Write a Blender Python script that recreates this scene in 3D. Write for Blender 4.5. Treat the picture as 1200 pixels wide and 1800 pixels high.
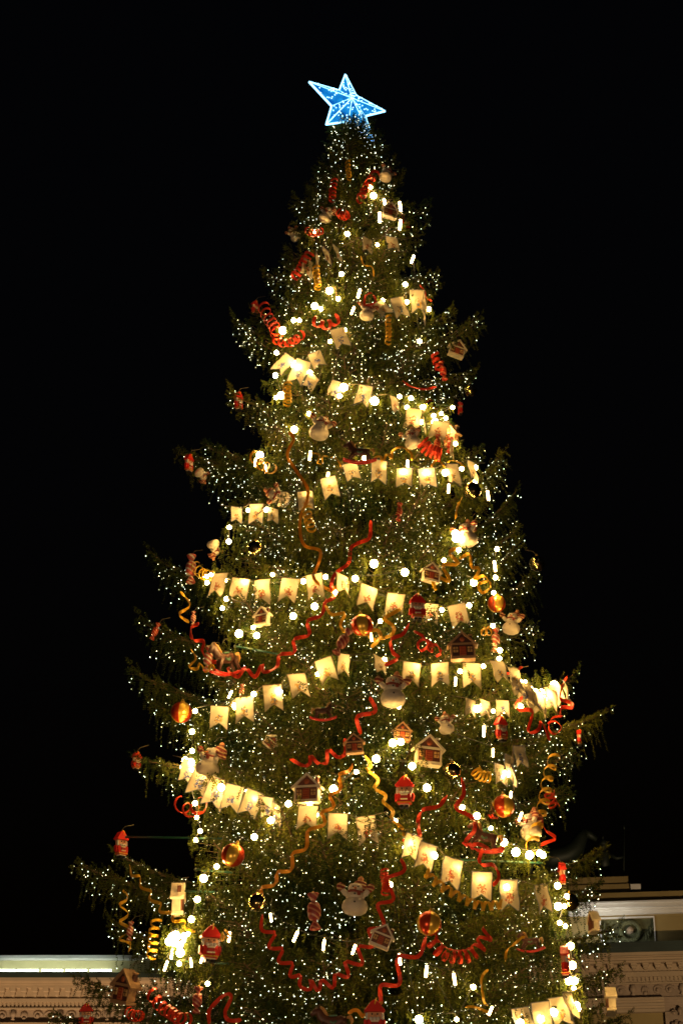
import bpy, math, random
from mathutils import Vector, Matrix, Quaternion, noise
random.seed(7)
R = math.radians
sc = bpy.context.scene
for o in list(bpy.data.objects): bpy.data.objects.remove(o)

# ------------------------------------------------------------------ camera, sky, moon, exposure
CAM = Vector((0.0, -32.0, 1.7)); PITCH = R(24.0); F = 3359.0      # F: focal length in photo pixels (1200 x 1800)
cd = bpy.data.cameras.new('camera'); cam = bpy.data.objects.new('camera', cd)
sc.collection.objects.link(cam); sc.camera = cam
cam.location = CAM; cam.rotation_euler = (math.pi/2 + PITCH, 0, 0)
cd.sensor_fit = 'VERTICAL'; cd.sensor_height = 24.0; cd.lens = 24.0*F/1800.0
cd.clip_start = 0.1; cd.clip_end = 1500
w = bpy.data.worlds.new('World'); sc.world = w; w.use_nodes = True
nt = w.node_tree; bg = nt.nodes['Background']
sky = nt.nodes.new('ShaderNodeTexSky'); sky.sky_type = 'NISHITA'; sky.sun_disc = False
sky.sun_elevation = R(-4.0); sky.sun_rotation = R(200)
nt.links.new(sky.outputs[0], bg.inputs[0]); bg.inputs[1].default_value = 0.06
sl = bpy.data.lights.new('moon', 'SUN'); so = bpy.data.objects.new('moon', sl); sc.collection.objects.link(so)
sl.energy = 0.004; sl.angle = R(0.5); sl.color = (1, .93, .85); so.rotation_euler = (R(50), 0, R(20))
sc.view_settings.view_transform = 'Standard'; sc.view_settings.look = 'None'
sc.view_settings.exposure = 0.0; sc.view_settings.gamma = 1.0; sc.view_settings.use_curve_mapping = False
sc.cycles.use_denoising = True
sc.cycles.max_bounces = 5; sc.cycles.diffuse_bounces = 2; sc.cycles.glossy_bounces = 3
sc.cycles.transmission_bounces = 3; sc.cycles.sample_clamp_indirect = 3.0
sc.cycles.use_light_tree = True
sc.cycles.pixel_filter_type = 'BLACKMAN_HARRIS'; sc.cycles.filter_width = 1.6
C = sc.collection

# ------------------------------------------------------------------ picture helpers: a ray through a photo pixel
FWD = Vector((0, math.cos(PITCH), math.sin(PITCH))); UP = Vector((0, -math.sin(PITCH), math.cos(PITCH))); RT = Vector((1, 0, 0))
def ray(px, py): return FWD + RT*((px-600)/F) - UP*((py-900)/F)
def zpy(py, Y): return CAM.z + Y*math.tan(PITCH - math.atan((py-900)/F))
def xpx(px, Y, z): return (px-600)/F*(Y*math.cos(PITCH) + (z-CAM.z)*math.sin(PITCH))
AX = 0.2                                                          # tree axis
PROF = [(205,600,632),(240,574,656),(300,566,686),(400,524,734),(480,486,765),(560,462,772),(640,474,808),(740,430,806),
        (800,425,830),(880,402,868),(940,398,895),(1040,336,918),(1140,305,905),(1230,292,950),(1300,312,990),(1420,330,985),
        (1480,290,985),(1560,232,1015),(1680,212,1060),(1760,190,1085),(1850,170,1100),(2000,150,1110),(2100,200,1050)]
PZ = []
for (y, xl, xr) in PROF:
    z = zpy(y, 32.0); s = 32*math.cos(PITCH) + (z-CAM.z)*math.sin(PITCH); c = 600 + AX*F/s
    PZ.append((z, max(.08, (c-xl)/F*s), max(.08, (xr-c)/F*s)))
PZ.sort()
def rad(z, cx):
    if z <= PZ[0][0]: a = PZ[0]
    elif z >= PZ[-1][0]: a = PZ[-1]
    else:
        for i in range(len(PZ)-1):
            if PZ[i][0] <= z <= PZ[i+1][0]:
                t = (z-PZ[i][0])/(PZ[i+1][0]-PZ[i][0]); a = [PZ[i][k]+(PZ[i+1][k]-PZ[i][k])*t for k in range(3)]; break
    return a[1] + (a[2]-a[1])*(1+cx)/2
def surf(px, py, off=0.0, k=1.0):
    d = ray(px, py); best = None; bs = 1e9; s = 23.0
    while s < 44:
        p = CAM + d*s; x = p.x-AX; r = math.hypot(x, p.y)
        g = r - k*rad(p.z, x/r if r > 1e-6 else 0)
        if g < bs: bs = g; best = s
        if g <= 0: break
        s += .06
    return CAM + d*(best+off), best+off

# ------------------------------------------------------------------ object helpers
def link(name, me, parent=None):
    o = bpy.data.objects.new(name, me); C.objects.link(o)
    if parent is not None: o.parent = parent
    return o
def tag(o, label=None, cat=None, group=None, kind=None):
    if label: o['label'] = label
    if cat: o['category'] = cat
    if group: o['group'] = group
    if kind: o['kind'] = kind
    return o
class MB:
    def __init__(s): s.v = []; s.f = []; s.m = []; s.sm = []
    def add(s, vs, fs, m=0, smooth=False, M=None):
        b = len(s.v)
        s.v += [tuple(M @ Vector(v)) if M is not None else tuple(v) for v in vs]
        for f in fs: s.f.append(tuple(i+b for i in f)); s.m.append(m); s.sm.append(smooth)
        return s
    def box(s, x0, x1, y0, y1, z0, z1, m=0, M=None, bev=0.0):
        if bev <= 0:
            vs = [(x, y, z) for x in (x0, x1) for y in (y0, y1) for z in (z0, z1)]
            return s.add(vs, [(0,1,3,2),(4,6,7,5),(0,4,5,1),(2,3,7,6),(0,2,6,4),(1,5,7,3)], m, False, M)
        poly = [(x0+bev,z0),(x1-bev,z0),(x1,z0+bev),(x1,z1-bev),(x1-bev,z1),(x0+bev,z1),(x0,z1-bev),(x0,z0+bev)]
        return s.prism(poly, y0, y1, m, M, bev)
    def prism(s, poly, y0, y1, m=0, M=None, bev=0.0):              # polygon in XZ (counter-clockwise seen from -Y), extruded along Y
        n = len(poly); cx = sum(p[0] for p in poly)/n; cz = sum(p[1] for p in poly)/n
        if bev > 0:
            vs = []; k = bev
            def ins(p):
                dx, dz = p[0]-cx, p[1]-cz; L = math.hypot(dx, dz) or 1
                return (p[0]-dx/L*k, p[1]-dz/L*k)
            rings = [(y0, True), (y0+bev, False), (y1-bev, False), (y1, True)]
            for (y, i) in rings:
                for p in poly:
                    q = ins(p) if i else p; vs.append((q[0], y, q[1]))
            fs = [tuple(range(n)), tuple(range(4*n-1, 3*n-1, -1))]
            for r in range(3):
                for i in range(n):
                    j = (i+1) % n; fs.append((r*n+j, r*n+i, (r+1)*n+i, (r+1)*n+j))
            return s.add(vs, fs, m, False, M)
        vs = [(p[0], y0, p[1]) for p in poly] + [(p[0], y1, p[1]) for p in poly]
        fs = [tuple(range(n)), tuple(range(2*n-1, n-1, -1))]
        for i in range(n):
            j = (i+1) % n; fs.append((j, i, n+i, n+j))
        return s.add(vs, fs, m, False, M)
    def lathe(s, prof, n=16, m=0, M=None, smooth=True):            # prof: (r, z) from bottom to top
        vs = []; fs = []
        for (r, z) in prof:
            for i in range(n):
                a = 2*math.pi*i/n; vs.append((r*math.cos(a), r*math.sin(a), z))
        for k in range(len(prof)-1):
            for i in range(n):
                j = (i+1) % n; fs.append((k*n+i, k*n+j, (k+1)*n+j, (k+1)*n+i))
        if prof[0][0] > 1e-5: fs.append(tuple(range(n-1, -1, -1)))
        if prof[-1][0] > 1e-5: fs.append(tuple((len(prof)-1)*n+i for i in range(n)))
        return s.add(vs, fs, m, smooth, M)
    def ball(s, c, r, m=0, n=12, k=8, sx=1, sy=1, sz=1):
        prof = [(max(1e-6, r*math.sin(math.pi*i/k)), -r*math.cos(math.pi*i/k)) for i in range(k+1)]
        return s.lathe(prof, n, m, Matrix.Translation(c) @ Matrix.Diagonal((sx, sy, sz, 1)))
    def tube(s, pts, r, n=5, m=0, r1=None, smooth=True, cap=True):
        pts = [Vector(p) for p in pts]; vs = []; fs = []; N = len(pts); u = None
        for i, p in enumerate(pts):
            t = (pts[min(i+1, N-1)]-pts[max(i-1, 0)])
            t = t.normalized() if t.length > 1e-9 else Vector((0,0,1))
            if u is None: u = t.orthogonal().normalized()
            u = (u - t*u.dot(t)); u = u.normalized() if u.length > 1e-6 else t.orthogonal().normalized()
            q = t.cross(u); rr = r if r1 is None else r+(r1-r)*i/(N-1)
            if isinstance(r, (list, tuple)): rr = r[i]
            for k in range(n):
                a = 2*math.pi*k/n; vs.append(p + u*(rr*math.cos(a)) + q*(rr*math.sin(a)))
        for i in range(N-1):
            for k in range(n):
                j = (k+1) % n; fs.append((i*n+k, i*n+j, (i+1)*n+j, (i+1)*n+k))
        if cap: fs.append(tuple(range(n-1, -1, -1))); fs.append(tuple((N-1)*n+k for k in range(n)))
        return s.add(vs, fs, m, smooth)
    def mesh(s, name, mats):
        me = bpy.data.meshes.new(name); me.from_pydata(s.v, [], s.f)
        for m in (mats if isinstance(mats, (list, tuple)) else [mats]): me.materials.append(m)
        me.polygons.foreach_set('material_index', s.m); me.polygons.foreach_set('use_smooth', s.sm)
        me.update(); return me

# ------------------------------------------------------------------ materials
def mat(name, col, rough=.6, metal=0.0, vary=0.0, scale=8.0, bump=0.0, spec=.5, trans=0.0, col2=None):
    m = bpy.data.materials.new(name); m.use_nodes = True; n = m.node_tree.nodes; l = m.node_tree.links
    b = n['Principled BSDF']; b.inputs['Base Color'].default_value = (*col, 1)
    b.inputs['Roughness'].default_value = rough; b.inputs['Metallic'].default_value = metal
    b.inputs['Specular IOR Level'].default_value = spec
    if vary > 0 or bump > 0:
        tc = n.new('ShaderNodeTexCoord'); no = n.new('ShaderNodeTexNoise'); no.inputs['Scale'].default_value = scale; no.inputs['Detail'].default_value = 5
        l.new(tc.outputs['Object'], no.inputs['Vector'])
        if vary > 0:
            r = n.new('ShaderNodeValToRGB'); r.color_ramp.elements[0].position = .3; r.color_ramp.elements[1].position = .7
            d = tuple(c*(1-vary) for c in col); u = col2 or tuple(min(1, c*(1+vary)) for c in col)
            r.color_ramp.elements[0].color = (*d, 1); r.color_ramp.elements[1].color = (*u, 1)
            l.new(no.outputs[0], r.inputs[0]); l.new(r.outputs[0], b.inputs['Base Color'])
        if bump > 0:
            bp = n.new('ShaderNodeBump'); bp.inputs['Strength'].default_value = bump; bp.inputs['Distance'].default_value = .02
            l.new(no.outputs[0], bp.inputs['Height']); l.new(bp.outputs[0], b.inputs['Normal'])
    if trans > 0:
        t = n.new('ShaderNodeBsdfTranslucent'); t.inputs[0].default_value = (*col, 1); mx = n.new('ShaderNodeMixShader'); mx.inputs[0].default_value = trans
        out = n['Material Output']; l.new(b.outputs[0], mx.inputs[1]); l.new(t.outputs[0], mx.inputs[2]); l.new(mx.outputs[0], out.inputs[0])
    return m
def emit(name, col, strength, sampling='AUTO'):
    m = bpy.data.materials.new(name); m.use_nodes = True; n = m.node_tree.nodes; l = m.node_tree.links
    n.remove(n['Principled BSDF']); e = n.new('ShaderNodeEmission'); e.inputs[0].default_value = (*col, 1); e.inputs[1].default_value = strength
    l.new(e.outputs[0], n['Material Output'].inputs[0])
    m.cycles.emission_sampling = sampling
    return m
def sectors(name, c1, c2, count, rough, metal):                     # meridian sectors round the object's Z axis
    m = mat(name, c1, rough, metal); n = m.node_tree.nodes; l = m.node_tree.links
    tc = n.new('ShaderNodeTexCoord'); sp = n.new('ShaderNodeSeparateXYZ'); l.new(tc.outputs['Object'], sp.inputs[0])
    at = n.new('ShaderNodeMath'); at.operation = 'ARCTAN2'; l.new(sp.outputs[1], at.inputs[0]); l.new(sp.outputs[0], at.inputs[1])
    mu = n.new('ShaderNodeMath'); mu.operation = 'MULTIPLY'; mu.inputs[1].default_value = count; l.new(at.outputs[0], mu.inputs[0])
    si = n.new('ShaderNodeMath'); si.operation = 'SINE'; l.new(mu.outputs[0], si.inputs[0])
    r = n.new('ShaderNodeValToRGB'); r.color_ramp.elements[0].position = .47; r.color_ramp.elements[1].position = .53
    ad = n.new('ShaderNodeMath'); ad.operation = 'MULTIPLY_ADD'; ad.inputs[1].default_value = .5; ad.inputs[2].default_value = .5
    l.new(si.outputs[0], ad.inputs[0]); l.new(ad.outputs[0], r.inputs[0])
    r.color_ramp.elements[0].color = (*c1, 1); r.color_ramp.elements[1].color = (*c2, 1)
    l.new(r.outputs[0], n['Principled BSDF'].inputs['Base Color']); return m
def stripes(name, c1, c2, freq, direction=(0,0,1), rough=.6):
    m = mat(name, c1, rough); n = m.node_tree.nodes; l = m.node_tree.links
    tc = n.new('ShaderNodeTexCoord'); dp = n.new('ShaderNodeVectorMath'); dp.operation = 'DOT_PRODUCT'; dp.inputs[1].default_value = direction
    l.new(tc.outputs['Object'], dp.inputs[0])
    mu = n.new('ShaderNodeMath'); mu.operation = 'MULTIPLY'; mu.inputs[1].default_value = freq; l.new(dp.outputs['Value'], mu.inputs[0])
    si = n.new('ShaderNodeMath'); si.operation = 'SINE'; l.new(mu.outputs[0], si.inputs[0])
    r = n.new('ShaderNodeValToRGB'); r.color_ramp.elements[0].position = .66; r.color_ramp.elements[1].position = .80
    ad = n.new('ShaderNodeMath'); ad.operation = 'MULTIPLY_ADD'; ad.inputs[1].default_value = .5; ad.inputs[2].default_value = .5
    l.new(si.outputs[0], ad.inputs[0]); l.new(ad.outputs[0], r.inputs[0])
    r.color_ramp.elements[0].color = (*c1, 1); r.color_ramp.elements[1].color = (*c2, 1)
    l.new(r.outputs[0], n['Principled BSDF'].inputs['Base Color']); return m

def needle_material():
    m = mat('spruce_needles', (.055, .085, .02),   .6, spec=.15); n = m.node_tree.nodes; l = m.node_tree.links; b = n['Principled BSDF']
    tc = n.new('ShaderNodeTexCoord'); no = n.new('ShaderNodeTexNoise'); no.inputs['Scale'].default_value = 2.5; no.inputs['Detail'].default_value = 4
    l.new(tc.outputs['Object'], no.inputs['Vector'])
    oi = n.new('ShaderNodeObjectInfo'); ad = n.new('ShaderNodeMath'); ad.operation = 'MULTIPLY_ADD'; ad.inputs[1].default_value = .35; ad.inputs[2].default_value = -.17
    l.new(oi.outputs['Random'], ad.inputs[0]); su = n.new('ShaderNodeMath'); su.operation = 'ADD'; l.new(no.outputs[0], su.inputs[0]); l.new(ad.outputs[0], su.inputs[1])
    r = n.new('ShaderNodeValToRGB'); e = r.color_ramp.elements; e[0].position = .25; e[1].position = .75
    e[0].color = (.022, .045, .008, 1); e[1].color = (.125, .132, .014, 1)
    l.new(su.outputs[0], r.inputs[0]); l.new(r.outputs[0], b.inputs['Base Color'])
    t = n.new('ShaderNodeBsdfTranslucent'); l.new(r.outputs[0], t.inputs[0]); mx = n.new('ShaderNodeMixShader'); mx.inputs[0].default_value = .22
    l.new(b.outputs[0], mx.inputs[1]); l.new(t.outputs[0], mx.inputs[2]); l.new(mx.outputs[0], n['Material Output'].inputs[0])
    return m
def print_material(name, inks):                                     # a printed pennant: small figure-like patch of ink on cream cloth
    m = mat(name, (.72, .66, .5), .8); n = m.node_tree.nodes; l = m.node_tree.links; b = n['Principled BSDF']
    tc = n.new('ShaderNodeTexCoord'); sp = n.new('ShaderNodeSeparateXYZ'); l.new(tc.outputs['Object'], sp.inputs[0])
    def mth(op, a, c=None, d=None):
        q = n.new('ShaderNodeMath'); q.operation = op
        for i, v in enumerate((a, c, d)):
            if v is None: continue
            if isinstance(v, (int, float)): q.inputs[i].default_value = v
            else: l.new(v, q.inputs[i])
        return q.outputs[0]
    x2 = mth('POWER', mth('MULTIPLY', mth('ADD', sp.outputs[0], 0.0), 1/.22), 2.0)
    z2 = mth('POWER', mth('MULTIPLY', mth('ADD', sp.outputs[2], .68), 1/.30), 2.0)
    el = mth('SUBTRACT', 1.0, mth('ADD', x2, z2))
    oi = n.new('ShaderNodeObjectInfo'); mp = n.new('ShaderNodeVectorMath'); mp.operation = 'ADD'; l.new(tc.outputs['Object'], mp.inputs[0])
    cb = n.new('ShaderNodeCombineXYZ'); l.new(mth('MULTIPLY', oi.outputs['Random'], 37.0), cb.inputs[0]); l.new(cb.outputs[0], mp.inputs[1])
    no = n.new('ShaderNodeTexNoise'); no.inputs['Scale'].default_value = 8.5; no.inputs['Detail'].default_value = 6; no.inputs['Roughness'].default_value = .7
    l.new(mp.outputs[0], no.inputs['Vector'])
    mask = mth('GREATER_THAN', mth('ADD', no.outputs[0], mth('MULTIPLY', el, .16)), .60)
    mask = mth('MULTIPLY', mask, mth('GREATER_THAN', el, 0.0))
    n2 = n.new('ShaderNodeTexNoise'); n2.inputs['Scale'].default_value = 7; l.new(mp.outputs[0], n2.inputs['Vector'])
    r = n.new('ShaderNodeValToRGB'); r.color_ramp.interpolation = 'CONSTANT'; e = r.color_ramp.elements
    e[0].position = 0; e[0].color = (*inks[0], 1); e[1].position = .47; e[1].color = (*inks[1], 1); q = e.new(.56); q.color = (*inks[2], 1)
    l.new(n2.outputs[0], r.inputs[0])
    mx = n.new('ShaderNodeMix'); mx.data_type = 'RGBA'; l.new(mask, mx.inputs[0]); mx.inputs[6].default_value = (.52, .44, .31, 1); l.new(r.outputs[0], mx.inputs[7])
    l.new(mx.outputs[2], b.inputs['Base Color'])
    t = n.new('ShaderNodeBsdfTranslucent'); l.new(mx.outputs[2], t.inputs[0]); ms = n.new('ShaderNodeMixShader'); ms.inputs[0].default_value = .36
    l.new(b.outputs[0], ms.inputs[1]); l.new(t.outputs[0], ms.inputs[2]); l.new(ms.outputs[0], n['Material Output'].inputs[0])
    return m

WARM = (1.0, .60, .18)
M = dict(
    needles=needle_material(), bark=mat('bark', (.10, .065, .035), .9, vary=.5, scale=9, bump=.6),
    twig=mat('twig_wood', (.12, .075, .035), .85),
    wire=mat('cable', (.015, .02, .012), .6), cord=mat('bunting_cord', (.10, .08, .05), .8),
    green_pole=mat('painted_pole', (.012, .07, .05), .45),
    bulb=emit('warm_bulb', WARM, 135), small=emit('warm_small_bulb', WARM, 180), tubeb=emit('warm_tube_bulb', (1.0, .64, .26), 36),
    fairy=emit('fairy_bulb', (1.0, .87, .46), 11, 'NONE'), fairyw=emit('fairy_bulb_white', (.86, 1.0, .74), 7, 'NONE'), fairyd=emit('fairy_bulb_dim', (.95, .95, .5), 2.2, 'NONE'),
    socket=mat('bulb_socket', (.03, .035, .03), .5),
    cream=mat('cream_icing', (.72, .60, .42), .55, vary=.08, scale=6), snow=mat('snow_white', (.62, .52, .38), .6, vary=.06, scale=5),
    brown=mat('gingerbread', (.16, .05, .022), .6, vary=.25, scale=10), shaded_brown=mat('shaded_gingerbread', (.07, .022, .012), .6, vary=.25, scale=10),  # second gingerbread is a darker copy, shade painted in for the dim houses
    rust=mat('rust_door', (.42, .10, .03), .55, vary=.15, scale=12), tan=mat('shaded_icing', (.34, .19, .09), .6, vary=.1), honey=mat('honey_pane', (.62, .36, .12), .5),  # the tan trim is icing darkened to paint shade on the dim houses
    knit=stripes('knitted_stripes', (.22, .035, .018), (.55, .33, .16), 62, (.25, 0, 1), .85),
    scarf=mat('scarf_brown', (.25, .05, .025), .85, vary=.2, scale=20), pom=mat('pompom', (.55, .22, .10), .9, vary=.2, scale=30, bump=.5),
    carrot=mat('carrot', (.7, .2, .03), .5), coal=mat('coal', (.02, .015, .012), .5),
    red=mat('red_lacquer', (.55, .018, .01), .35, vary=.12, scale=5), darkred=mat('dark_red', (.28, .012, .01), .45),
    skin=mat('painted_face', (.58, .28, .14), .5), beard=mat('beard_grey', (.55, .50, .44), .7), black=mat('boot_black', (.012, .01, .01), .3),
    gold=mat('gold_trim', (.75, .42, .06), .35, .6), yellowtie=mat('yellow_tie', (.75, .42, .03), .5),
    candy=stripes('candy_wrap', (.30, .04, .03), (.50, .22, .12), 42, (.6, .2, 1), .4), candyw=stripes('candy_cream_wrap', (.5, .09, .05), (.72, .6, .44), 36, (.6, .2, 1), .4),
    candyr=stripes('candy_red_wrap', (.55, .025, .015), (.7, .30, .12), 46, (.5, .2, 1), .35),
    ball=sectors('red_gold_sectors', (.55, .05, .012), (.85, .50, .07), 3, .28, .55), mirror=mat('mirror_gold', (.85, .62, .28), .10, 1.0, bump=.25, scale=5),
    rib_red=mat('red_streamer', (.74, .05, .014), .4, trans=.2), rib_yel=mat('yellow_streamer', (.85, .48, .03), .4, trans=.2), rib_or=mat('orange_streamer', (.86, .36, .02), .4, trans=.2),
    horse=mat('horse_brown', (.10, .035, .018), .5, vary=.2, scale=8), mane=mat('horse_mane', (.45, .22, .06), .6), saddle=mat('saddle_green', (.10, .20, .12), .5),
    bbrown=mat('pennant_border_tan', (.30, .24, .14), .8), bblue=mat('pennant_border_slate', (.16, .17, .22), .8),
    star_frame=emit('star_tube', (.28, .68, 1.0), 3.6), star_dot=emit('star_sparkle', (.35, .75, 1.0), 4.0), steel=mat('steel', (.12, .12, .12), .4, .8),
    led=emit('led_bar_light', (.86, 1.0, .86), 16.0),
    stone=mat('painted_stucco_cream', (.44, .33, .21), .85, vary=.12, scale=.6), white_stone=mat('white_stucco', (.62, .60, .56), .8, vary=.08, scale=.8),
    ochre=mat('ochre_stucco', (.27, .20, .075), .9, vary=.12, scale=.5), attic=mat('pale_attic_stucco', (.55, .47, .24), .9, vary=.1, scale=.6),
    relief=mat('relief_stucco', (.34, .25, .17), .85, vary=.25, scale=1.5, bump=.5), roofm=mat('roof_sheet', (.03, .045, .035), .5, vary=.3, scale=1.0),
    bronze=mat('green_bronze', (.018, .026, .016), .55, .3, vary=.3, scale=2.0), verd=mat('verdigris_relief', (.08, .085, .035), .7, vary=.3, scale=4.0),
    granite=mat('granite_paving', (.18, .16, .15), .85, vary=.25, scale=.7, bump=.2),
)
PRINTS = [print_material('pennant_print_brown', [(.20, .07, .03), (.34, .12, .05), (.42, .22, .08)]),
          print_material('pennant_print_blue', [(.06, .07, .20), (.12, .16, .34), (.25, .18, .16)]),
          print_material('pennant_print_red', [(.34, .06, .03), (.15, .08, .05), (.40, .16, .06)]),
          print_material('pennant_print_gold', [(.40, .24, .06), (.22, .12, .05), (.10, .12, .16)])]

# star panel: blue gauze, the glow of inner lamps painted as uneven emission
def star_panel():
    m = bpy.data.materials.new('glowing_star_gauze'); m.use_nodes = True; n = m.node_tree.nodes; l = m.node_tree.links
    b = n['Principled BSDF']; b.inputs['Base Color'].default_value = (.01, .06, .12, 1); b.inputs['Roughness'].default_value = .6
    tc = n.new('ShaderNodeTexCoord'); no = n.new('ShaderNodeTexNoise'); no.inputs['Scale'].default_value = 5; no.inputs['Detail'].default_value = 4; l.new(tc.outputs['Object'], no.inputs['Vector'])
    r = n.new('ShaderNodeValToRGB'); r.color_ramp.elements[0].position = .3; r.color_ramp.elements[1].position = .75
    r.color_ramp.elements[0].color = (.0, .10, .46, 1); r.color_ramp.elements[1].color = (.015, .40, .92, 1)
    l.new(no.outputs[0], r.inputs[0]); l.new(r.outputs[0], b.inputs['Emission Color']); b.inputs['Emission Strength'].default_value = 1.0
    m.cycles.emission_sampling = 'NONE'; return m
M['star_panel'] = star_panel()

# ------------------------------------------------------------------ the setting: plaza
g = MB(); g.box(-400, 400, -200, 600, -.6, 0)
tag(link('plaza_ground', g.mesh('plaza_ground', M['granite'])), kind='structure')

# ------------------------------------------------------------------ palace buildings behind the tree
def palace_wing(name, label, Yf, px0, yaw):
    root = bpy.data.objects.new(name, None); C.objects.link(root); tag(root, label, 'building')
    root.location = (0, CAM.y + Yf, 0)
    return root
def part(name, mb, m, parent, kind=None):
    o = link(name, mb.mesh(name, m), parent)
    if kind: o['kind'] = kind
    return o
# left wing (102 m from the camera), facade square to the view
YL = 102.0
lw = palace_wing('palace_wing', 'long palace facade with white lit attic strip left of the tree', YL, 0, 0)
def ZL(py): return zpy(py, YL)
def XL(px): return xpx(px, YL, 20.0)
LX0, LX1 = -70.0, XL(560)
def lband(name, p0, p1, proj, m, x0=LX0, x1=LX1, back=6.0):
    b = MB(); b.box(x0, x1, -proj, back, zpy(p0, YL-proj), zpy(p1, YL-proj)); return part(name, b, m, lw)
lband('attic_coping', 1684.6, 1679, .34, M['white_stone']); lband('attic_coping', 1687, 1684.8, .2, M['white_stone'])
lband('attic_wall', 1709, 1687.2, .0, M['attic'])
lband('roof_gutter', 1718, 1709.2, 1.05, M['roofm'])
lband('cornice', 1724, 1718.2, 1.0, M['stone']); lband('cornice', 1726.4, 1724.2, .86, M['stone']); lband('cornice', 1730.5, 1726.6, .72, M['stone']); lband('cornice', 1736, 1730.7, .62, M['stone'])
lband('cornice_soffit', 1755, 1736.2, .22, M['stone'])
lband('moulding', 1761, 1755.2, .30, M['stone']); lband('dentil_course', 1771, 1761.2, .12, M['stone']); lband('moulding', 1774, 1771.2, .24, M['stone'])
lband('frieze', 1797, 1774.2, .06, M['relief']); lband('moulding', 1803, 1797.2, .3, M['stone']); lband('facade_wall', 2398, 1803.2, .0, M['ochre'])
def modillion_mesh(w, h, d):
    b = MB(); b.box(-w*.5, w*.5, -d, 0, h*.45, h, bev=w*.06); b.box(-w*.36, w*.36, -d*.72, -.002, h*.14, h*.448); b.box(-w*.22, w*.22, -d*.4, -.002, 0, h*.138)
    return b.mesh('modillion', M['stone'])
mm = modillion_mesh(.30, ZL(1737)-ZL(1754), .40)
x = XL(8); i = 0
while x > -22: x -= .575
while x < XL(330):
    o = link('modillion', mm, lw); o.location = (x, -.222, ZL(1754)); x += .575
b = MB(); b.box(-.07, .07, -.1, 0, 0, ZL(1763)-ZL(1770)); dm = b.mesh('dentil', M['stone'])
b = MB(); x = -22.0
n_d = 0
while x < XL(330): b.box(x-.06, x+.06, -.22, -.123, ZL(1770), ZL(1763)); x += .21
part('dentil_row', b, M['stone'], lw, 'stuff')
def relief_meshes(mname):                                           # scroll ornaments of the frieze: palmette, urn and leaf whorl
    out = []
    b = MB()
    for a in (-60, -30, 0, 30, 60): b.ball((.16*math.sin(R(a)), -.06, .16+.16*math.cos(R(a))), .09, 0, 8, 6, .6, .6, 1.3)
    b.ball((0, -.06, .1), .1, 0, 8, 6, 1.2, .7, .8); out.append(b.mesh('palmette', M[mname]))
    b = MB(); pts = [(.26*(1-t/14)*math.cos(t*.62), -.05, .24+.22*(1-t/14)*math.sin(t*.62)) for t in range(13)]
    b.tube(pts, .055, 6); b.ball((0, -.08, .24), .08, 0, 8, 6); out.append(b.mesh('scroll', M[mname]))
    b = MB(); b.lathe([(.02, 0), (.12, .02), (.06, .1), (.16, .22), (.17, .34), (.1, .4), (.13, .46)], 10, 0, Matrix.Translation((0, -.1, 0))); out.append(b.mesh('urn_relief', M[mname]))
    return out
RM = relief_meshes('relief')
x = -21.5; k = 0
seq = [0, 1, 1, 2, 1, 0, 1, 2]
while x < XL(330):
    o = link(RM[seq[k % 8]].name.split('.')[0], RM[seq[k % 8]], lw); o.location = (x, -.04, ZL(1796)+.04); o.scale = (1 if k % 2 else -1, 1, 1.1); x += .62 + .08*math.sin(k*1.7); k += 1
# cool LED bars on the gutter that wash the attic
lp = MB(); lp.box(-.56, .56, -.05, .05, 0, .10); lt = MB(); lt.box(-.55, .55, -.052, .058, .102, .20)
lpm = lp.mesh('lamp_housing', M['steel']); ltm = lt.mesh('lamp_tube', M['led'])
LEDL = ['', '', 'cool white LED bar under the palace attic, cut by the left picture edge', 'cool white LED bar under the palace attic, second from the left edge', 'cool white LED bar under the palace attic, third from the left edge', 'cool white LED bar under the palace attic, fourth from the left edge', 'cool white LED bar under the palace attic, last before the spruce']
for i, px in enumerate([12, 52, 94.5, 136.5, 179]):
    e = bpy.data.objects.new('led_bar', None); C.objects.link(e); e.location = (XL(px), CAM.y+YL-.70, zpy(1709.2, YL-1.05)+.006)
    tag(e, LEDL[i+2], 'lamp', 'LED bars along the palace attic')
    link('lamp_housing', lpm, e); link('lamp_tube', ltm, e)

# right pavilion: nearer, turned a little
YR = 96.0
rw = palace_wing('palace_pavilion', 'palace pavilion with stepped attic and wreath panel, right of the tree', YR, 0, 0)
XR0 = xpx(1115, YR, 21.0); rw.location = (XR0, CAM.y+YR, 0); rw.rotation_euler = (0, 0, R(-8))
def ZR(py): return zpy(py, YR)
def XR(px): return (xpx(px, YR, 21.0)-XR0)/math.cos(R(8))
RX0, RX1 = XR(930), XR(1480)
def rband(name, p0, p1, proj, m, x0=RX0, x1=RX1, back=6.0):
    b = MB(); b.box(x0, x1, -proj, back, zpy(p0, YR-proj), zpy(p1, YR-proj)); return part(name, b, m, rw)
rband('attic_block', 1553, 1540, -.5, M['ochre'], XR(1000), XR(1110)); rband('attic_block', 1568, 1553.2, -.3, M['ochre'], XR(1004), XR(1113))
rband('attic_cap', 1563, 1554.2, -.1, M['white_stone'], XR(1113.4), XR(1131), 3.0)
rband('parapet', 1583, 1568.2, .25, M['ochre'])
rband('moulding', 1586, 1583.2, .78, M['white_stone']); rband('moulding', 1594, 1586.2, .66, M['white_stone']); rband('moulding', 1599, 1594.2, .42, M['white_stone']); rband('moulding', 1606, 1599.2, .28, M['white_stone'])
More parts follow.
